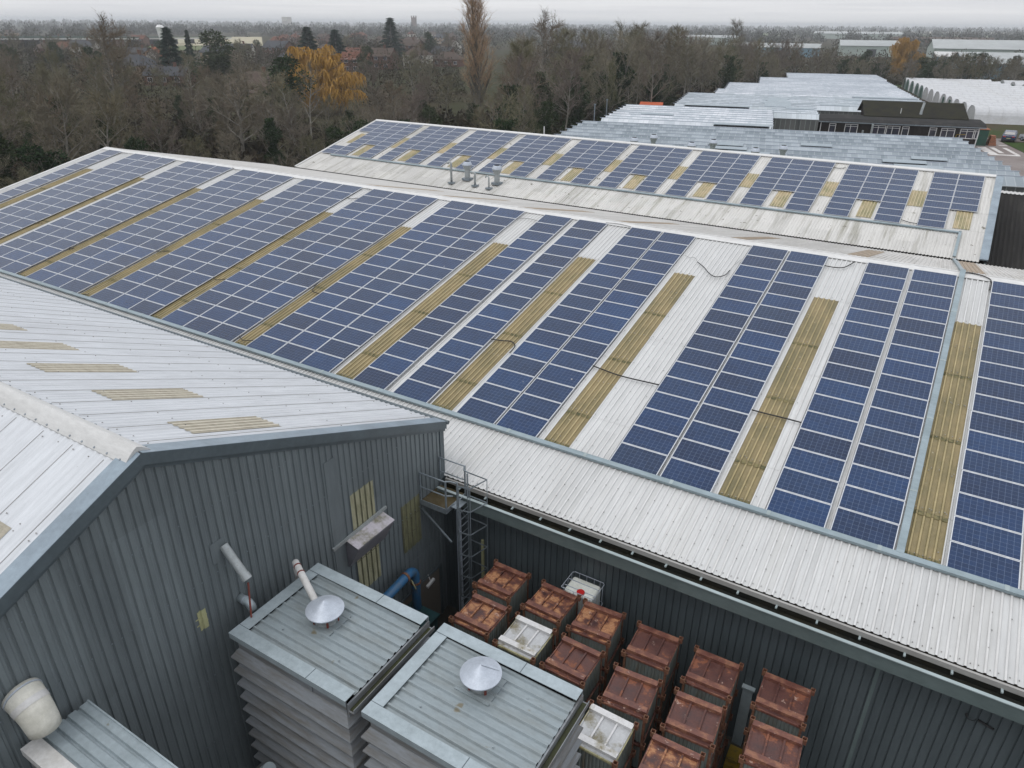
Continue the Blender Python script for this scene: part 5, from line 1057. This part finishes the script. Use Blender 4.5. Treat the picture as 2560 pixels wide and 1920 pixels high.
def bare_tree(seed, H=12, kind='round', twig_w=.026, nlimb=13, nsub=9, ntw=11):
    rng = random.Random(seed); wd, tw = MB(), MB()
    if kind == 'poplar': cb, spread, limbL, up = .06, .22, .30, .9
    elif kind == 'birch': cb, spread, limbL, up = .30, .55, .26, .35
    elif kind == 'willow': cb, spread, limbL, up = .22, .9, .42, .15
    elif kind == 'shrub': cb, spread, limbL, up = .05, .9, .55, .35
    else: cb, spread, limbL, up = .16, .8, .46, .32
    tr = []; p = Vector((0, 0, -.3)); d = Vector((rng.uniform(-.08, .08), rng.uniform(-.08, .08), 1)).normalized(); n = 9
    for i in range(n + 1):
        tr.append(p.copy()); p = p + d * H * (.93 if kind in ('poplar', 'birch') else .80) / n; d = rdir(d, .10 if kind != 'poplar' else .04, rng, .05)
    r0 = H * (.018 if kind in ('poplar',) else .013 if kind == 'birch' else .019)
    wd.tube(tr, [r0 * (1 - .88 * i / n) for i in range(n + 1)], 6)
    if kind == 'poplar': nlimb = 46
    for li in range(nlimb):
        t = cb + (1 - cb) * (li + rng.random() * .8) / nlimb; t = min(t, .995); k = t * n; i = int(k); base = tr[i].lerp(tr[min(i + 1, n)], k - i)
        a = li * 2.4 + rng.uniform(-.5, .5)
        if kind == 'poplar': out = Vector((math.cos(a), math.sin(a), 3.2)).normalized(); L = H * .27 * (1 - .62 * t)
        elif kind == 'birch': out = Vector((math.cos(a), math.sin(a), .9)).normalized(); L = H * limbL * (1.1 - t * .8)
        else: out = Vector((math.cos(a), math.sin(a), .35 + t * 1.1)).normalized(); L = H * limbL * (1.0 - .50 * t) * rng.uniform(.8, 1.15)
        pts = [base]; dd = out; ns = 5
        for s_ in range(ns): pts.append(pts[-1] + dd * L / ns); dd = rdir(dd, .20 if kind != 'poplar' else .06, rng, .10 * up - (.12 if kind == 'willow' and s_ > 1 else 0))
        rl = r0 * (1 - .8 * t) * .5; wd.tube(pts, [rl * (1 - .85 * s_ / ns) + .008 for s_ in range(ns + 1)], 4, cap=False)
        for si in range(nsub):
            u = .22 + .78 * (si + rng.random()) / nsub; u = min(u, .999); k2 = u * ns; j = int(k2); sb = pts[j].lerp(pts[min(j + 1, ns)], k2 - j)
            sd_ = rdir((pts[min(j + 1, ns)] - pts[j]).normalized(), spread if kind != 'poplar' else .3, rng, up * .5); sl_ = L * (.55 - .25 * u) * rng.uniform(.7, 1.2)
            sp_ = [sb]; dd = sd_
            for s_ in range(3): sp_.append(sp_[-1] + dd * sl_ / 3); dd = rdir(dd, .25, rng, .08 if kind != 'willow' else -.5)
            for s_ in range(3): tri(wd, sp_[s_], sp_[s_ + 1] + (sp_[s_ + 1] - sp_[s_]) * .2, .038 * (1 - .25 * s_), rng)
            for ti in range(ntw):
                w_ = rng.random(); q = w_ * 3; j2 = min(int(q), 2); tb = sp_[j2].lerp(sp_[j2 + 1], q - j2)
                if kind == 'willow':
                    c_ = tb; dn = Vector((rng.gauss(0, .22), rng.gauss(0, .22), -1)).normalized(); e = c_ + dn * H * rng.uniform(.06, .20); tri(tw, c_, e, twig_w, rng)
                else:
                    td = rdir((sp_[j2 + 1] - sp_[j2]).normalized(), .75 if kind != 'poplar' else .35, rng, up * .35); tl = H * rng.uniform(.045, .105); e = tb + td * tl; tri(tw, tb, e, twig_w, rng)
                    for _ in range(2): f0 = tb.lerp(e, rng.uniform(.2, .8)); tri(tw, f0, f0 + rdir(td, .8, rng, .15) * tl * .6, twig_w * .75, rng)
    return wd, tw
def leafy(seed, H, kind):
    rng = random.Random(seed); wd, lf = MB(), MB()
    wd.tube([(0, 0, -.3), (0, 0, H * .5), (.1, 0, H * .93)], [H * .02, H * .013, .02], 6)
    if kind == 'conifer':
        n = 2600
        for i in range(n):
            t = rng.random() ** .75; z = H * (.08 + .92 * (1 - t)); z = H * (.05 + .95 * rng.random() ** 1.3 ); r = (1 - z / H) * H * .25 * (.75 + .25 * math.sin(z * 5)); a = rng.uniform(0, 6.283); rr = r * rng.uniform(.35, 1.05)
            c = Vector((rr * math.cos(a), rr * math.sin(a), z)); o = Vector((math.cos(a), math.sin(a), -.35)); tri(lf, c, c + o * rng.uniform(.4, .8) + Vector((rng.gauss(0, .1), rng.gauss(0, .1), 0)), rng.uniform(.10, .2), rng)
    else:
        blobs = []
        for k in range(15 if kind == 'pine' else 22):
            a = rng.uniform(0, 6.283); hh = rng.uniform(.25 if kind == 'pine' else .12, .9); rr = H * .22 * math.sin(math.pi * min(.95, max(.08, hh))) ** .5 * rng.uniform(.4, 1.0); blobs.append((Vector((rr * math.cos(a), rr * math.sin(a), H * hh)), H * rng.uniform(.09, .16)))
        for c, r in blobs:
            wd.tube([(0, 0, c.z * .75), tuple(c)], [.07, .03], 4, cap=False)
            for i in range(240):
                v = Vector((rng.gauss(0, 1), rng.gauss(0, 1), rng.gauss(0, .8))).normalized() * r * rng.uniform(.55, 1.1); q = c + v; tri(lf, q, q + rdir(v.normalized(), .8, rng) * rng.uniform(.25, .5), rng.uniform(.09, .18), rng)
    return wd, lf
PROTO = {}
def proto_tree(key, wd, tw, wm, tm, crown='twigs'):
    t = thing('tree', 'x', 'tree', (0, 0, 0)); wd.build('trunk', wm, t); tw.build('crown', tm, t); PROTO[key] = [t, False]
for i in range(4): proto_tree('round%d' % i, *bare_tree(10 + i, 12, 'round', nlimb=14 + i), M['bark'], M['twig'])
for i in range(3): proto_tree('upright%d' % i, *bare_tree(30 + i, 13, 'birch', nlimb=20, nsub=6, ntw=7), M['bark'], M['twig'])
for i in range(2): proto_tree('shrub%d' % i, *bare_tree(40 + i, 6, 'shrub', .018, 12, 8, 8), M['bark'], M['twig'])
proto_tree('poplar', *bare_tree(51, 21, 'poplar', .018, nsub=7, ntw=7), M['bark'], M['twig_p'])
proto_tree('willow', *bare_tree(52, 13, 'willow', .042, 30, 12, 22), M['bark'], M['twig_w'])
for i in range(2): proto_tree('birch%d' % i, *bare_tree(60 + i, 11, 'birch', .014, 16, 6, 6), M['birch'], M['twig'])
for i in range(2): proto_tree('pine%d' % i, *leafy(70 + i, 11, 'pine'), M['bark'], M['leaf'])
for i in range(2): proto_tree('conifer%d' % i, *leafy(80 + i, 12, 'conifer'), M['bark'], M['leaf_c'])
for i in range(2):   # bare crown above an ivy-clad stem
    wd, tw = bare_tree(90 + i, 13, 'round', nlimb=12, nsub=7, ntw=7); rng = random.Random(5 + i); base = len(tw.f)
    lf = MB()
    for k in range(3000):
        z = rng.uniform(0, 9.0); r = (1.2 + .6 * math.sin(z * 1.3 + i)) * rng.uniform(.4, 1.3); a = rng.uniform(0, 6.28); q = Vector((r * math.cos(a), r * math.sin(a), z)); tri(lf, q, q + rdir(Vector((0, 0, .2)), 1, rng) * .4, .14, rng)
    t = thing('tree', 'x', 'tree', (0, 0, 0)); wd.build('trunk', M['bark'], t); tw.build('crown', M['twig'], t); lf.build('ivy', M['leaf'], t); PROTO['ivy%d' % i] = [t, False]
PH_ = {'round': 12, 'upright': 13, 'shrub': 6, 'poplar': 21, 'willow': 13, 'birch': 11, 'pine': 11, 'conifer': 12, 'ivy': 13}
tr_rng = random.Random(11); NTREE = 0
def plant(key, x, y, h, label, group, wide=1.0, z=None):
    global NTREE
    fam = ''.join(c for c in key if not c.isdigit())
    if key == fam and fam not in PROTO: key = fam + str(tr_rng.randrange({'round': 4, 'upright': 3, 'shrub': 2, 'birch': 2, 'pine': 2, 'conifer': 2, 'ivy': 2}[fam]))
    t, used_ = PROTO[key]
    o = copy_tree(t) if used_ else t; PROTO[key][1] = True
    s = h / PH_[fam]; o.location = (x, y, (gz(x, y) if z is None else z)); o.rotation_euler = (0, 0, tr_rng.uniform(0, 6.28)); o.scale = (s * wide, s * wide, s)
    tag(o, label, 'tree', group); NTREE += 1; return o
# single trees one can point to: picture column, distance, height
HERO = [('poplar', 1195, 152, 23, 'tallest tree, a narrow bare poplar whose top reaches out of the photo', 1.7), ('willow', 795, 158, 13.8, 'golden-orange weeping willow glowing among the bare trees', 1.9),
 ('pine', 700, 142, 11.5, 'dark green holly-like evergreen just left of the golden willow', 1.35), ('pine', 515, 240, 14.5, 'broad dark evergreen behind the orange-roofed house', 1.6), ('conifer', 412, 262, 15, 'slim dark conifer rising over the orange-roofed house', 1.7),
 ('conifer', 462, 300, 14, 'small dark conifer between two larger evergreens on the left', .8), ('conifer', 765, 330, 15, 'pointed blue-green conifer above the golden willow', 2.1), ('conifer', 835, 340, 14, 'dark conifer right of the pointed one above the willow', 2.1),
 ('conifer', 975, 420, 19, 'large dark cedar-like conifer left of centre near the skyline', 1.9), ('round', 250, 165, 17, 'big round-headed bare tree with dark nests at the left', 1.15), ('birch', 748, 118, 12, 'white-stemmed birch leaning below the golden willow', 1), ('birch', 440, 150, 12, 'white-stemmed birch left of centre in the wood', 1),
 ('birch', 1490, 190, 16, 'tall pale-stemmed birch standing above the wood right of the poplar', 1), ('upright', 1535, 128, 12, 'narrow tan columnar tree in front of the dark ivy wood', .45), ('round', 1360, 200, 19, 'broad rounded bare crown on the skyline right of the poplar', 1.2), ('willow', 2290, 300, 15, 'russet-brown willow at the far right behind the tunnels', 1.2),
 ('birch', 1600, 210, 17, 'many-stemmed pale birch on the skyline', 1), ('round', 640, 120, 10.5, 'grey bare tree with a rounded crown below the hipped-roof house', 1.2), ('round', 560, 108, 11.5, 'wide greenish bare tree at centre left above the roof edge', 1.3), ('ivy', 640, 103, 8.5, 'ivy-clad bare tree beside the dark fence', 1),
 ('upright', 1590, 230, 18, 'tall thin bare tree breaking the skyline in the right wood', 1), ('upright', 1850, 290, 19, 'tall thin bare tree over the far glasshouses', 1)]
for k, px, dist, h, lab, wd_ in HERO:
    x, y, _ = atd(px, dist, 0); o = plant(k, x, y, h, lab, None, wd_)
tw2 = plant('birch', *atd(700, 112, 0)[:2], 10, 'thin white leaning stem near the fence below the dark evergreen', None)
# the wood: individual trees scattered through the belts
def free(x, y, pts, d): return all((x - a) ** 2 + (y - b) ** 2 > d * d for a, b in pts)
spots = []
def hmax(px, d):
    if px > 2080 and d > 230: return 9.2
    if d > 380: return 99
    if 1300 < px and d > 225: return 12.5
    if px < 300: return 12.5
    if px < 1080: return 7.2 + (d - 90) * .018 if d < 200 else 9.5
    if px < 1150: return 8.5
    if px < 1260: return 6.5 if d < 158 else 14
    return 99
def scatter(n, gen, dmin, kinds, hlo, hhi, base, group, wide=(.9, 1.2)):
    c = 0; tries = 0
    while c < n and tries < n * 60:
        tries += 1; x, y = gen()
        s_ = seen((x, y, gz(x, y) + 6))
        if not s_ or s_[0] < -120 or s_[0] > 2680 or not free(x, y, spots, dmin): continue
        spots.append((x, y)); k = tr_rng.choice(kinds); c += 1
        nm = {'round': 'spreading bare tree', 'upright': 'upright bare tree', 'shrub': 'low bushy bare tree', 'ivy': 'ivy-clad bare tree', 'birch': 'pale-stemmed birch', 'pine': 'dark round evergreen', 'conifer': 'dark pointed conifer', 'poplar': 'narrow bare poplar'}[k]
        hh = tr_rng.uniform(hlo, hhi); hm_ = hmax(s_[0], math.hypot(x - CAMPOS.x, y - CAMPOS.y)); hh = min(hh, hm_ * tr_rng.uniform(.72, 1.08)) if hm_ < 90 else hh
        plant(k, x, y, hh, nm + ' ' + base, group + ', ' + nm, tr_rng.uniform(*wide))
U = tr_rng.uniform
W1 = 'in the wood at the left behind the warehouses'
scatter(46, lambda: (U(-128, -71), U(-32, 62)), 5.5, ['round', 'round', 'round', 'upright', 'ivy'], 6.5, 13.5, W1, 'trees of the left wood')
scatter(18, lambda: (U(-76, -68.5), U(-22, 58)), 4.0, ['shrub', 'shrub', 'round', 'pine'], 4.5, 7.5, 'at the wood edge by the dark fence', 'shrubs along the dark fence')
def gb(p, q): v = gw(p, q); return v.x, v.y
def left_of(q): return -31.5 if q < 78 else -29.6 if q < 104 else -22 if q < 133 else -16 if q < 166 else -8.5 if q < 191 else -1
def beltgen():
    q = U(52, 224); return gb(left_of(q) - 4 - U(0, 1) ** 1.3 * 34, q)
scatter(88, beltgen, 6.0, ['round', 'ivy', 'ivy', 'round', 'upright', 'upright'], 10, 17.5, 'in the dark wood left of the glasshouses', 'trees of the glasshouse wood')
scatter(16, lambda: gb(left_of(0) - 5 - U(0, 6), U(52, 150)), 4, ['shrub', 'pine', 'pine'], 5, 7.5, 'edging the glasshouses on their left', 'shrubs edging the glasshouses')
scatter(62, lambda: gb(U(-20, 130), U(228, 285)), 5.5, ['round', 'round', 'upright', 'ivy', 'pine'], 11, 16, 'in the belt behind the far glasshouses and tunnels', 'trees of the far belt', (.9, 1.4))
scatter(26, lambda: gb(U(30, 140), U(252, 262)), 5.5, ['pine', 'ivy', 'shrub', 'round'], 7, 10, 'in the dark hedge line behind the tunnels', 'far hedge trees', (1.1, 1.6))
scatter(70, lambda: atd(U(-60, 1150), U(150, 420), 0)[:2], 8, ['round', 'round', 'upright', 'pine', 'round', 'round'], 8, 13, 'among the houses beyond the wood', 'trees among the houses')
# undergrowth, far woods and hedges as masses nobody could count
rng = random.Random(77); ug = MB()
def clump(m, x, y, z, r, h, n, s):
    for i in range(n):
        v = Vector((rng.gauss(0, 1), rng.gauss(0, 1), abs(rng.gauss(0, 1)))).normalized(); q = Vector((x + v.x * r * rng.uniform(.5, 1), y + v.y * r * rng.uniform(.5, 1), z + v.z * h * rng.uniform(.3, 1.05))); tri(m, q, q + rdir(v, .8, rng, .4) * s * rng.uniform(.6, 1.4), s * .38, rng)
for i in range(620):
    if i < 300: x, y = rng.uniform(-130, -69), rng.uniform(-34, 62)
    elif i < 520: q = rng.uniform(50, 226); x, y = gb(left_of(q) - 3 - rng.uniform(0, 38), q)
    else: x, y = gb(rng.uniform(-20, 140), rng.uniform(240, 275))
    clump(ug, x, y, gz(x, y) - .3, rng.uniform(1.5, 3), rng.uniform(1.5, 3.6), 70, .7)
tag(ug.build('undergrowth', M['scrub']), 'dark brambly undergrowth filling the woods beneath the bare trees', 'undergrowth', None, 'stuff')
M['farwood'] = dirty('far_woodland', (.058, .052, .040), (.040, .050, .032), .02, (1, 1, 1), .4, .6, .95)
def farmass(name, label, n, dlo, dhi, hlo, hhi, mat, pxlo=-150, pxhi=2700, per=46, pw=1.0):
    m = MB()
    for i in range(n):
        d_ = dlo + (dhi - dlo) * rng.random() ** pw; px = rng.uniform(pxlo, pxhi); x, y, _ = atd(px, d_, 0); h = rng.uniform(hlo, hhi); r = h * rng.uniform(.5, 1.1)
        if px > 1150 and d_ < 290: continue
        if 350 < px < 670 and 400 < d_ < 1000: continue
        clump(m, x, y, LAND, r, h, per, max(.5, d_ / 520))
    tag(m.build(name, mat), label, 'woodland', None, 'stuff')
farmass('near_scrub', 'brown scrub and garden trees filling the gaps between the houses', 420, 175, 560, 4, 9, M['scrub'], pxhi=1150, per=150)
farmass('belt_scrub', 'dark scrubby belt of small trees behind the tunnels and far glasshouses', 150, 296, 400, 6, 9, M['scrub'], 1300, 2700, per=190)
farmass('distant_woodland', 'blue-grey distant woods and hedges reaching to the horizon', 900, 560, 1700, 7, 13, M['farwood'], per=70)
farmass('horizon_woodland', 'hazy tree lines along the horizon', 1100, 1700, 6500, 9, 17, M['farwood'], per=30, pw=1.4)
# ---------------------------------------------------------------- houses and other far buildings
M['shed_roof'] = dirty('far_shed_roof', (.36, .38, .38), (.28, .30, .30), .04); M['tile_h'] = dirty('bright_tiles', (.36, .12, .06), (.28, .10, .06), .8, rough=.85); M['tile_o'] = dirty('orange_tiles', (.15, .072, .052), (.12, .062, .046), .8, rough=.85); M['tile_b'] = dirty('brown_tiles', (.095, .072, .06), (.07, .06, .052), .8, rough=.85); M['tile_g'] = dirty('grey_tiles', (.075, .08, .088), (.06, .06, .065), .8, rough=.85)
M['brick'] = dirty('house_brick', (.155, .088, .068), (.13, .08, .062), 1, rough=.85); M['render'] = dirty('house_render', (.55, .53, .48), (.46, .44, .40), .6, rough=.8); M['buff'] = dirty('buff_brick', (.36, .28, .20), (.30, .24, .18), 1, rough=.85)
def house(px, dist, w, dp, eh, rh, rz, wall, roof, label, hip=False, chim=True, group='houses beyond the wood', loc=None):
    x, y, _ = atd(px, dist, 0) if loc is None else loc; t = thing('house', label, 'house', (x, y, LAND), group, R(rz)); W, D = w / 2, dp / 2
    def put(mm, name, mat, parent=t): o = mm.build(name, mat, None); o.parent = parent; return o
    m = MB(); m.box(-W, W, -D, D, -.5, eh)
    if not hip: m.face([(-W, -D, eh), (-W, 0, eh + rh), (-W, D, eh)]); m.face([(W, -D, eh), (W, D, eh), (W, 0, eh + rh)])
    put(m, 'wall', wall); m = MB(); o = .35; r_ = W if not hip else W - D * .9
    A_, B_, C2_, D_ = (-W - o, -D - o, eh - .15), (W + o, -D - o, eh - .15), (W + o, D + o, eh - .15), (-W - o, D + o, eh - .15); E_, F_ = (-r_ - (o if not hip else 0), 0, eh + rh), (r_ + (o if not hip else 0), 0, eh + rh)
    m.face([A_, B_, F_, E_]); m.face([C2_, D_, E_, F_]); 
    if hip: m.face([B_, C2_, F_]); m.face([D_, A_, E_])
    else: lo = [(a, b, c - .12) for a, b, c in (A_, B_, F_, E_)]; m.face(list(reversed(lo))); lo = [(a, b, c - .12) for a, b, c in (C2_, D_, E_, F_)]; m.face(list(reversed(lo)))
    ro_ = put(m, 'roof', roof)
    if chim: m = MB(); m.box(W * .3, W * .3 + .7, -.35, .35, eh + rh * .5, eh + rh + 1.0); put(m, 'chimney', M['brick'], ro_)
    n = max(1, int(w / 3.2)); st = 2 if eh > 4 else 1
    for s_ in range(st):
        for i in range(n):
            xx = -W + w * (i + .5) / n; z0 = .9 + s_ * 2.6; m = MB(); m.box(xx - .75, xx + .75, -D - .06, -D - .01, z0, z0 + 1.25); f = put(m, 'window', M['white']); m = MB(); m.box(xx - .66, xx - .04, -D - .09, -D - .06, z0 + .09, z0 + 1.16); m.box(xx + .04, xx + .66, -D - .09, -D - .06, z0 + .09, z0 + 1.16); put(m, 'pane', M['winglass'], f)
    return t
t = house(372, 330, 10, 8, 3.2, 4.6, -42, M['render'], M['tile_h'], 'orange-roofed house with a white half-timbered gable')
house(320, 262, 12, 9, 5, 3.0, 8, M['buff'], M['tile_g'], 'grey slate hipped house left of the orange-roofed one', True)
house(622, 200, 12, 9, 3.0, 3.0, 24, M['buff'], M['tile_b'], 'brown hipped-roof bungalow with white trim left of the dark evergreen', True)
house(662, 182, 8, 7, 2.8, 2.2, 20, M['buff'], M['tile_b'], 'low brown roof tucked against the bungalow and evergreen', True)
house(400, 250, 12, 8, 2.8, 2.2, 28, M['brick'], M['tile_g'], 'dark low roof with a teal edge behind the birch')
house(1040, 330, 10, 8, 5, 2.8, 12, M['render'], M['tile_b'], 'pale rendered house with white windows right of the willow', True)
house(1022, 470, 14, 8, 5, 3.2, 10, M['brick'], M['tile_b'], 'brick house with two white dormers at left of centre')
house(945, 320, 12, 8, 5, 2.8, 15, M['brick'], M['tile_b'], 'brick house half hidden by bare trees right of the willow')
house(885, 300, 10, 7, 4.6, 2.4, 30, M['brick'], M['tile_o'], 'reddish house just right of the golden willow')
house(690, 430, 14, 9, 5, 3, 5, M['brick'], M['tile_g'], 'house with grey roof panels above the bungalow')
house(590, 390, 12, 8, 5, 2.6, 35, M['render'], M['tile_g'], 'pale gabled house with roof panels, left of centre')
rng2 = random.Random(5); n_h = 0; tries = 0
hs_ = []
while n_h < 44 and tries < 900:
    tries += 1; px = rng2.uniform(-20, 1150); d_ = rng2.uniform(340, 950); x, y, _ = atd(px, d_, 0)
    if not free(x, y, hs_, 17) or (350 < px < 670 and d_ > 400): continue
    hs_.append((x, y)); n_h += 1
    rf = rng2.choice(['tile_b', 'tile_b', 'tile_b', 'tile_g', 'tile_g', 'tile_o']); wl_ = rng2.choice(['brick', 'brick', 'buff', 'render'])
    house(0, 0, rng2.uniform(9, 13), rng2.uniform(7.5, 9), rng2.choice([3, 5, 5.2]), rng2.uniform(2.2, 3.2), rng2.uniform(-40, 50), M[wl_], M[rf], {'tile_b': 'brown', 'tile_o': 'orange-tiled', 'tile_g': 'grey'}[rf] + '-roofed ' + {'brick': 'brick', 'buff': 'buff', 'render': 'pale'}[wl_] + ' house among trees in the distant estate', rng2.random() < .3, True, 'distant estate houses, ' + rf[5:] + wl_, (x, y, 0))
def shed(px, dist, w, dp, eh, rh, rz, wall, roof, label):
    x, y, _ = atd(px, dist, 0); t = thing('industrial_shed', label, 'industrial building', (x, y, LAND), None, R(rz)); W, D = w / 2, dp / 2
    def put(mm, name, mat): o = mm.build(name, mat, None); o.parent = t
    m = MB(); m.box(-W, W, -D, D, -.5, eh); m.face([(-W, -D, eh), (-W, 0, eh + rh), (-W, D, eh)]); m.face([(W, -D, eh), (W, D, eh), (W, 0, eh + rh)]); put(m, 'wall', wall)
    m = MB(); m.face([(-W - .5, -D - .5, eh), (W + .5, -D - .5, eh), (W + .5, 0, eh + rh), (-W - .5, 0, eh + rh)]); m.face([(-W - .5, 0, eh + rh), (W + .5, 0, eh + rh), (W + .5, D + .5, eh), (-W - .5, D + .5, eh)]); put(m, 'roof', roof)
    m = MB(); m.box(-W * .2, W * .1, -D - .1, -D - .02, 0, eh * .7); put(m, 'door', M['tile_g'])
M['shed_w'] = dirty('shed_pale_green', (.36, .42, .38), (.3, .35, .33), .2, rough=.6); M['shed_b'] = dirty('shed_blue', (.16, .27, .34), (.2, .3, .36), .2, rough=.6)
shed(2530, 440, 62, 40, 8.0, 3.6, 8, M['shed_w'], M['shed_roof'], 'large pale green industrial shed at the right skyline')
shed(2435, 395, 24, 20, 5.5, 1.8, 8, M['shed_b'], M['cap_grey'], 'lower blue-walled industrial unit left of the pale green shed')
shed(2570, 350, 40, 26, 5, 3.5, 14, M['shed_b'], M['shed_roof'], 'white-roofed blue unit cut by the right edge')
shed(2190, 560, 38, 34, 6, 3, 12, M['shed_w'], M['shed_roof'], 'wide white-roofed industrial shed behind bare trees at right')
shed(1960, 520, 46, 26, 5, 2.2, 10, M['shed_b'], M['shed_roof'], 'white-roofed shed with a dark unit beside it at centre right')
shed(1885, 540, 26, 22, 5, 1.5, 10, M['tile_g'], M['cap_grey'], 'small grey flat shed left of the white-roofed one')
shed(1770, 820, 60, 30, 6, 2, 5, M['shed_w'], M['shed_roof'], 'thin pale shed roof on the skyline right of centre')
shed(2360, 900, 90, 30, 6, 2, 5, M['brick'], M['tile_b'], 'long red-brown building on the right skyline')
shed(2150, 1300, 120, 40, 7, 3, 5, M['shed_w'], M['shed_roof'], 'far pale warehouse on the right horizon')
shed(1450, 420, 30, 18, 6, 3, 30, M['tile_g'], M['tile_g'], 'grey gabled building right of the poplar at the skyline')
# church tower and pale water tower
x, y, _ = atd(1035, 2100, 0); t = thing('church_tower', 'square stone church tower on the horizon left of the poplar', 'church tower', (x, y, LAND)); m = MB(); m.box(x - 5, x + 5, y - 5, y + 5, LAND, LAND + 29); m.build('tower', M['brick'], t)
for sx in (-1, 1):
    for sy in (-1, 1): m = MB(); m.box(x + sx * 4.2 - .9, x + sx * 4.2 + .9, y + sy * 4.2 - .9, y + sy * 4.2 + .9, LAND + 29, LAND + 33); m.build('pinnacle', M['brick'], t)
x, y, _ = atd(718, 2600, 0); t = thing('water_tower', 'pale blocky water tower on the left horizon', 'water tower', (x, y, LAND)); m = MB(); m.box(x - 12, x + 12, y - 9, y + 9, LAND + 18, LAND + 30); m.build('tank', M['render'], t)
for k in range(5): m = MB(); m.box(x - 12 + k * 5.6, x - 10.5 + k * 5.6, y - 9, y + 9, LAND, LAND + 18); m.build('leg', M['render'], t)
x, y, _ = atd(398, 640, 0); t = thing('silo', 'small white rounded tank rising over the trees at left', 'silo', (x, y, LAND)); m = MB(); m.tube([(x, y, LAND), (x, y, LAND + 10), (x, y, LAND + 12.5), (x, y, LAND + 14)], [1.2, 2.4, 3, 1.6], 14); m.build('tank', M['white'], t)
# raised road on the left, pale field, far fields
t = thing('viaduct', 'long low pale raised road across the left background', 'viaduct', atd(180, 560, LAND))
a, b = Vector(atd(-160, 500, LAND + 7.5)), Vector(atd(560, 760, LAND + 3.0)); m = MB(); m.bar(a, b, 10, .9); m.build('deck', M['cap_grey'], t); m = MB(); m.bar(a + Vector((0, 0, 1)), b + Vector((0, 0, 1)), 10.3, .5); m.build('parapet', M['tgreen'], t)
for k in range(12): c = a.lerp(b, (k + .5) / 12); m = MB(); m.box(c.x - 1, c.x + 1, c.y - 4, c.y + 4, LAND, c.z - .45); m.build('pier', M['tile_g'], t)
M['field'] = dirty('pale_field', (.40, .36, .26), (.32, .31, .22), .01, rough=.95); M['fgrass'] = dirty('far_grass', (.12, .15, .07), (.14, .14, .08), .01, rough=.95)
def fieldq(name, px0, px1, d0, d1, mat, dz): m = MB(); m.face([atd(px0, d0, LAND + dz), atd(px1, d0, LAND + dz), atd(px1, d1, LAND + dz), atd(px0, d1, LAND + dz)]); tag(m.build(name, mat), kind='structure')
fieldq('field', 395, 650, 640, 1000, M['field'], .3); fieldq('field', 200, 500, 540, 640, M['fgrass'], .2); fieldq('field', 1900, 2700, 1500, 2300, M['fgrass'], .3); fieldq('field', 2050, 2600, 2600, 3600, M['field'], .4)
# ---------------------------------------------------------------- haze
hz = MB(); hz.box(-9000, 9000, -700, 9000, -14, 27); hm = bpy.data.materials.new('air'); hm.use_nodes = True; ht = hm.node_tree; ht.nodes.remove(ht.nodes['Principled BSDF'])
pv = ht.nodes.new('ShaderNodeVolumePrincipled'); pv.inputs['Color'].default_value = (.93, .965, 1, 1); pv.inputs['Density'].default_value = .00027; pv.inputs['Anisotropy'].default_value = .2
ht.links.new(pv.outputs[0], ht.nodes['Material Output'].inputs['Volume']); tag(hz.build('haze', hm), 'pale grey winter haze', 'haze', None, 'stuff')
print('trees', NTREE)
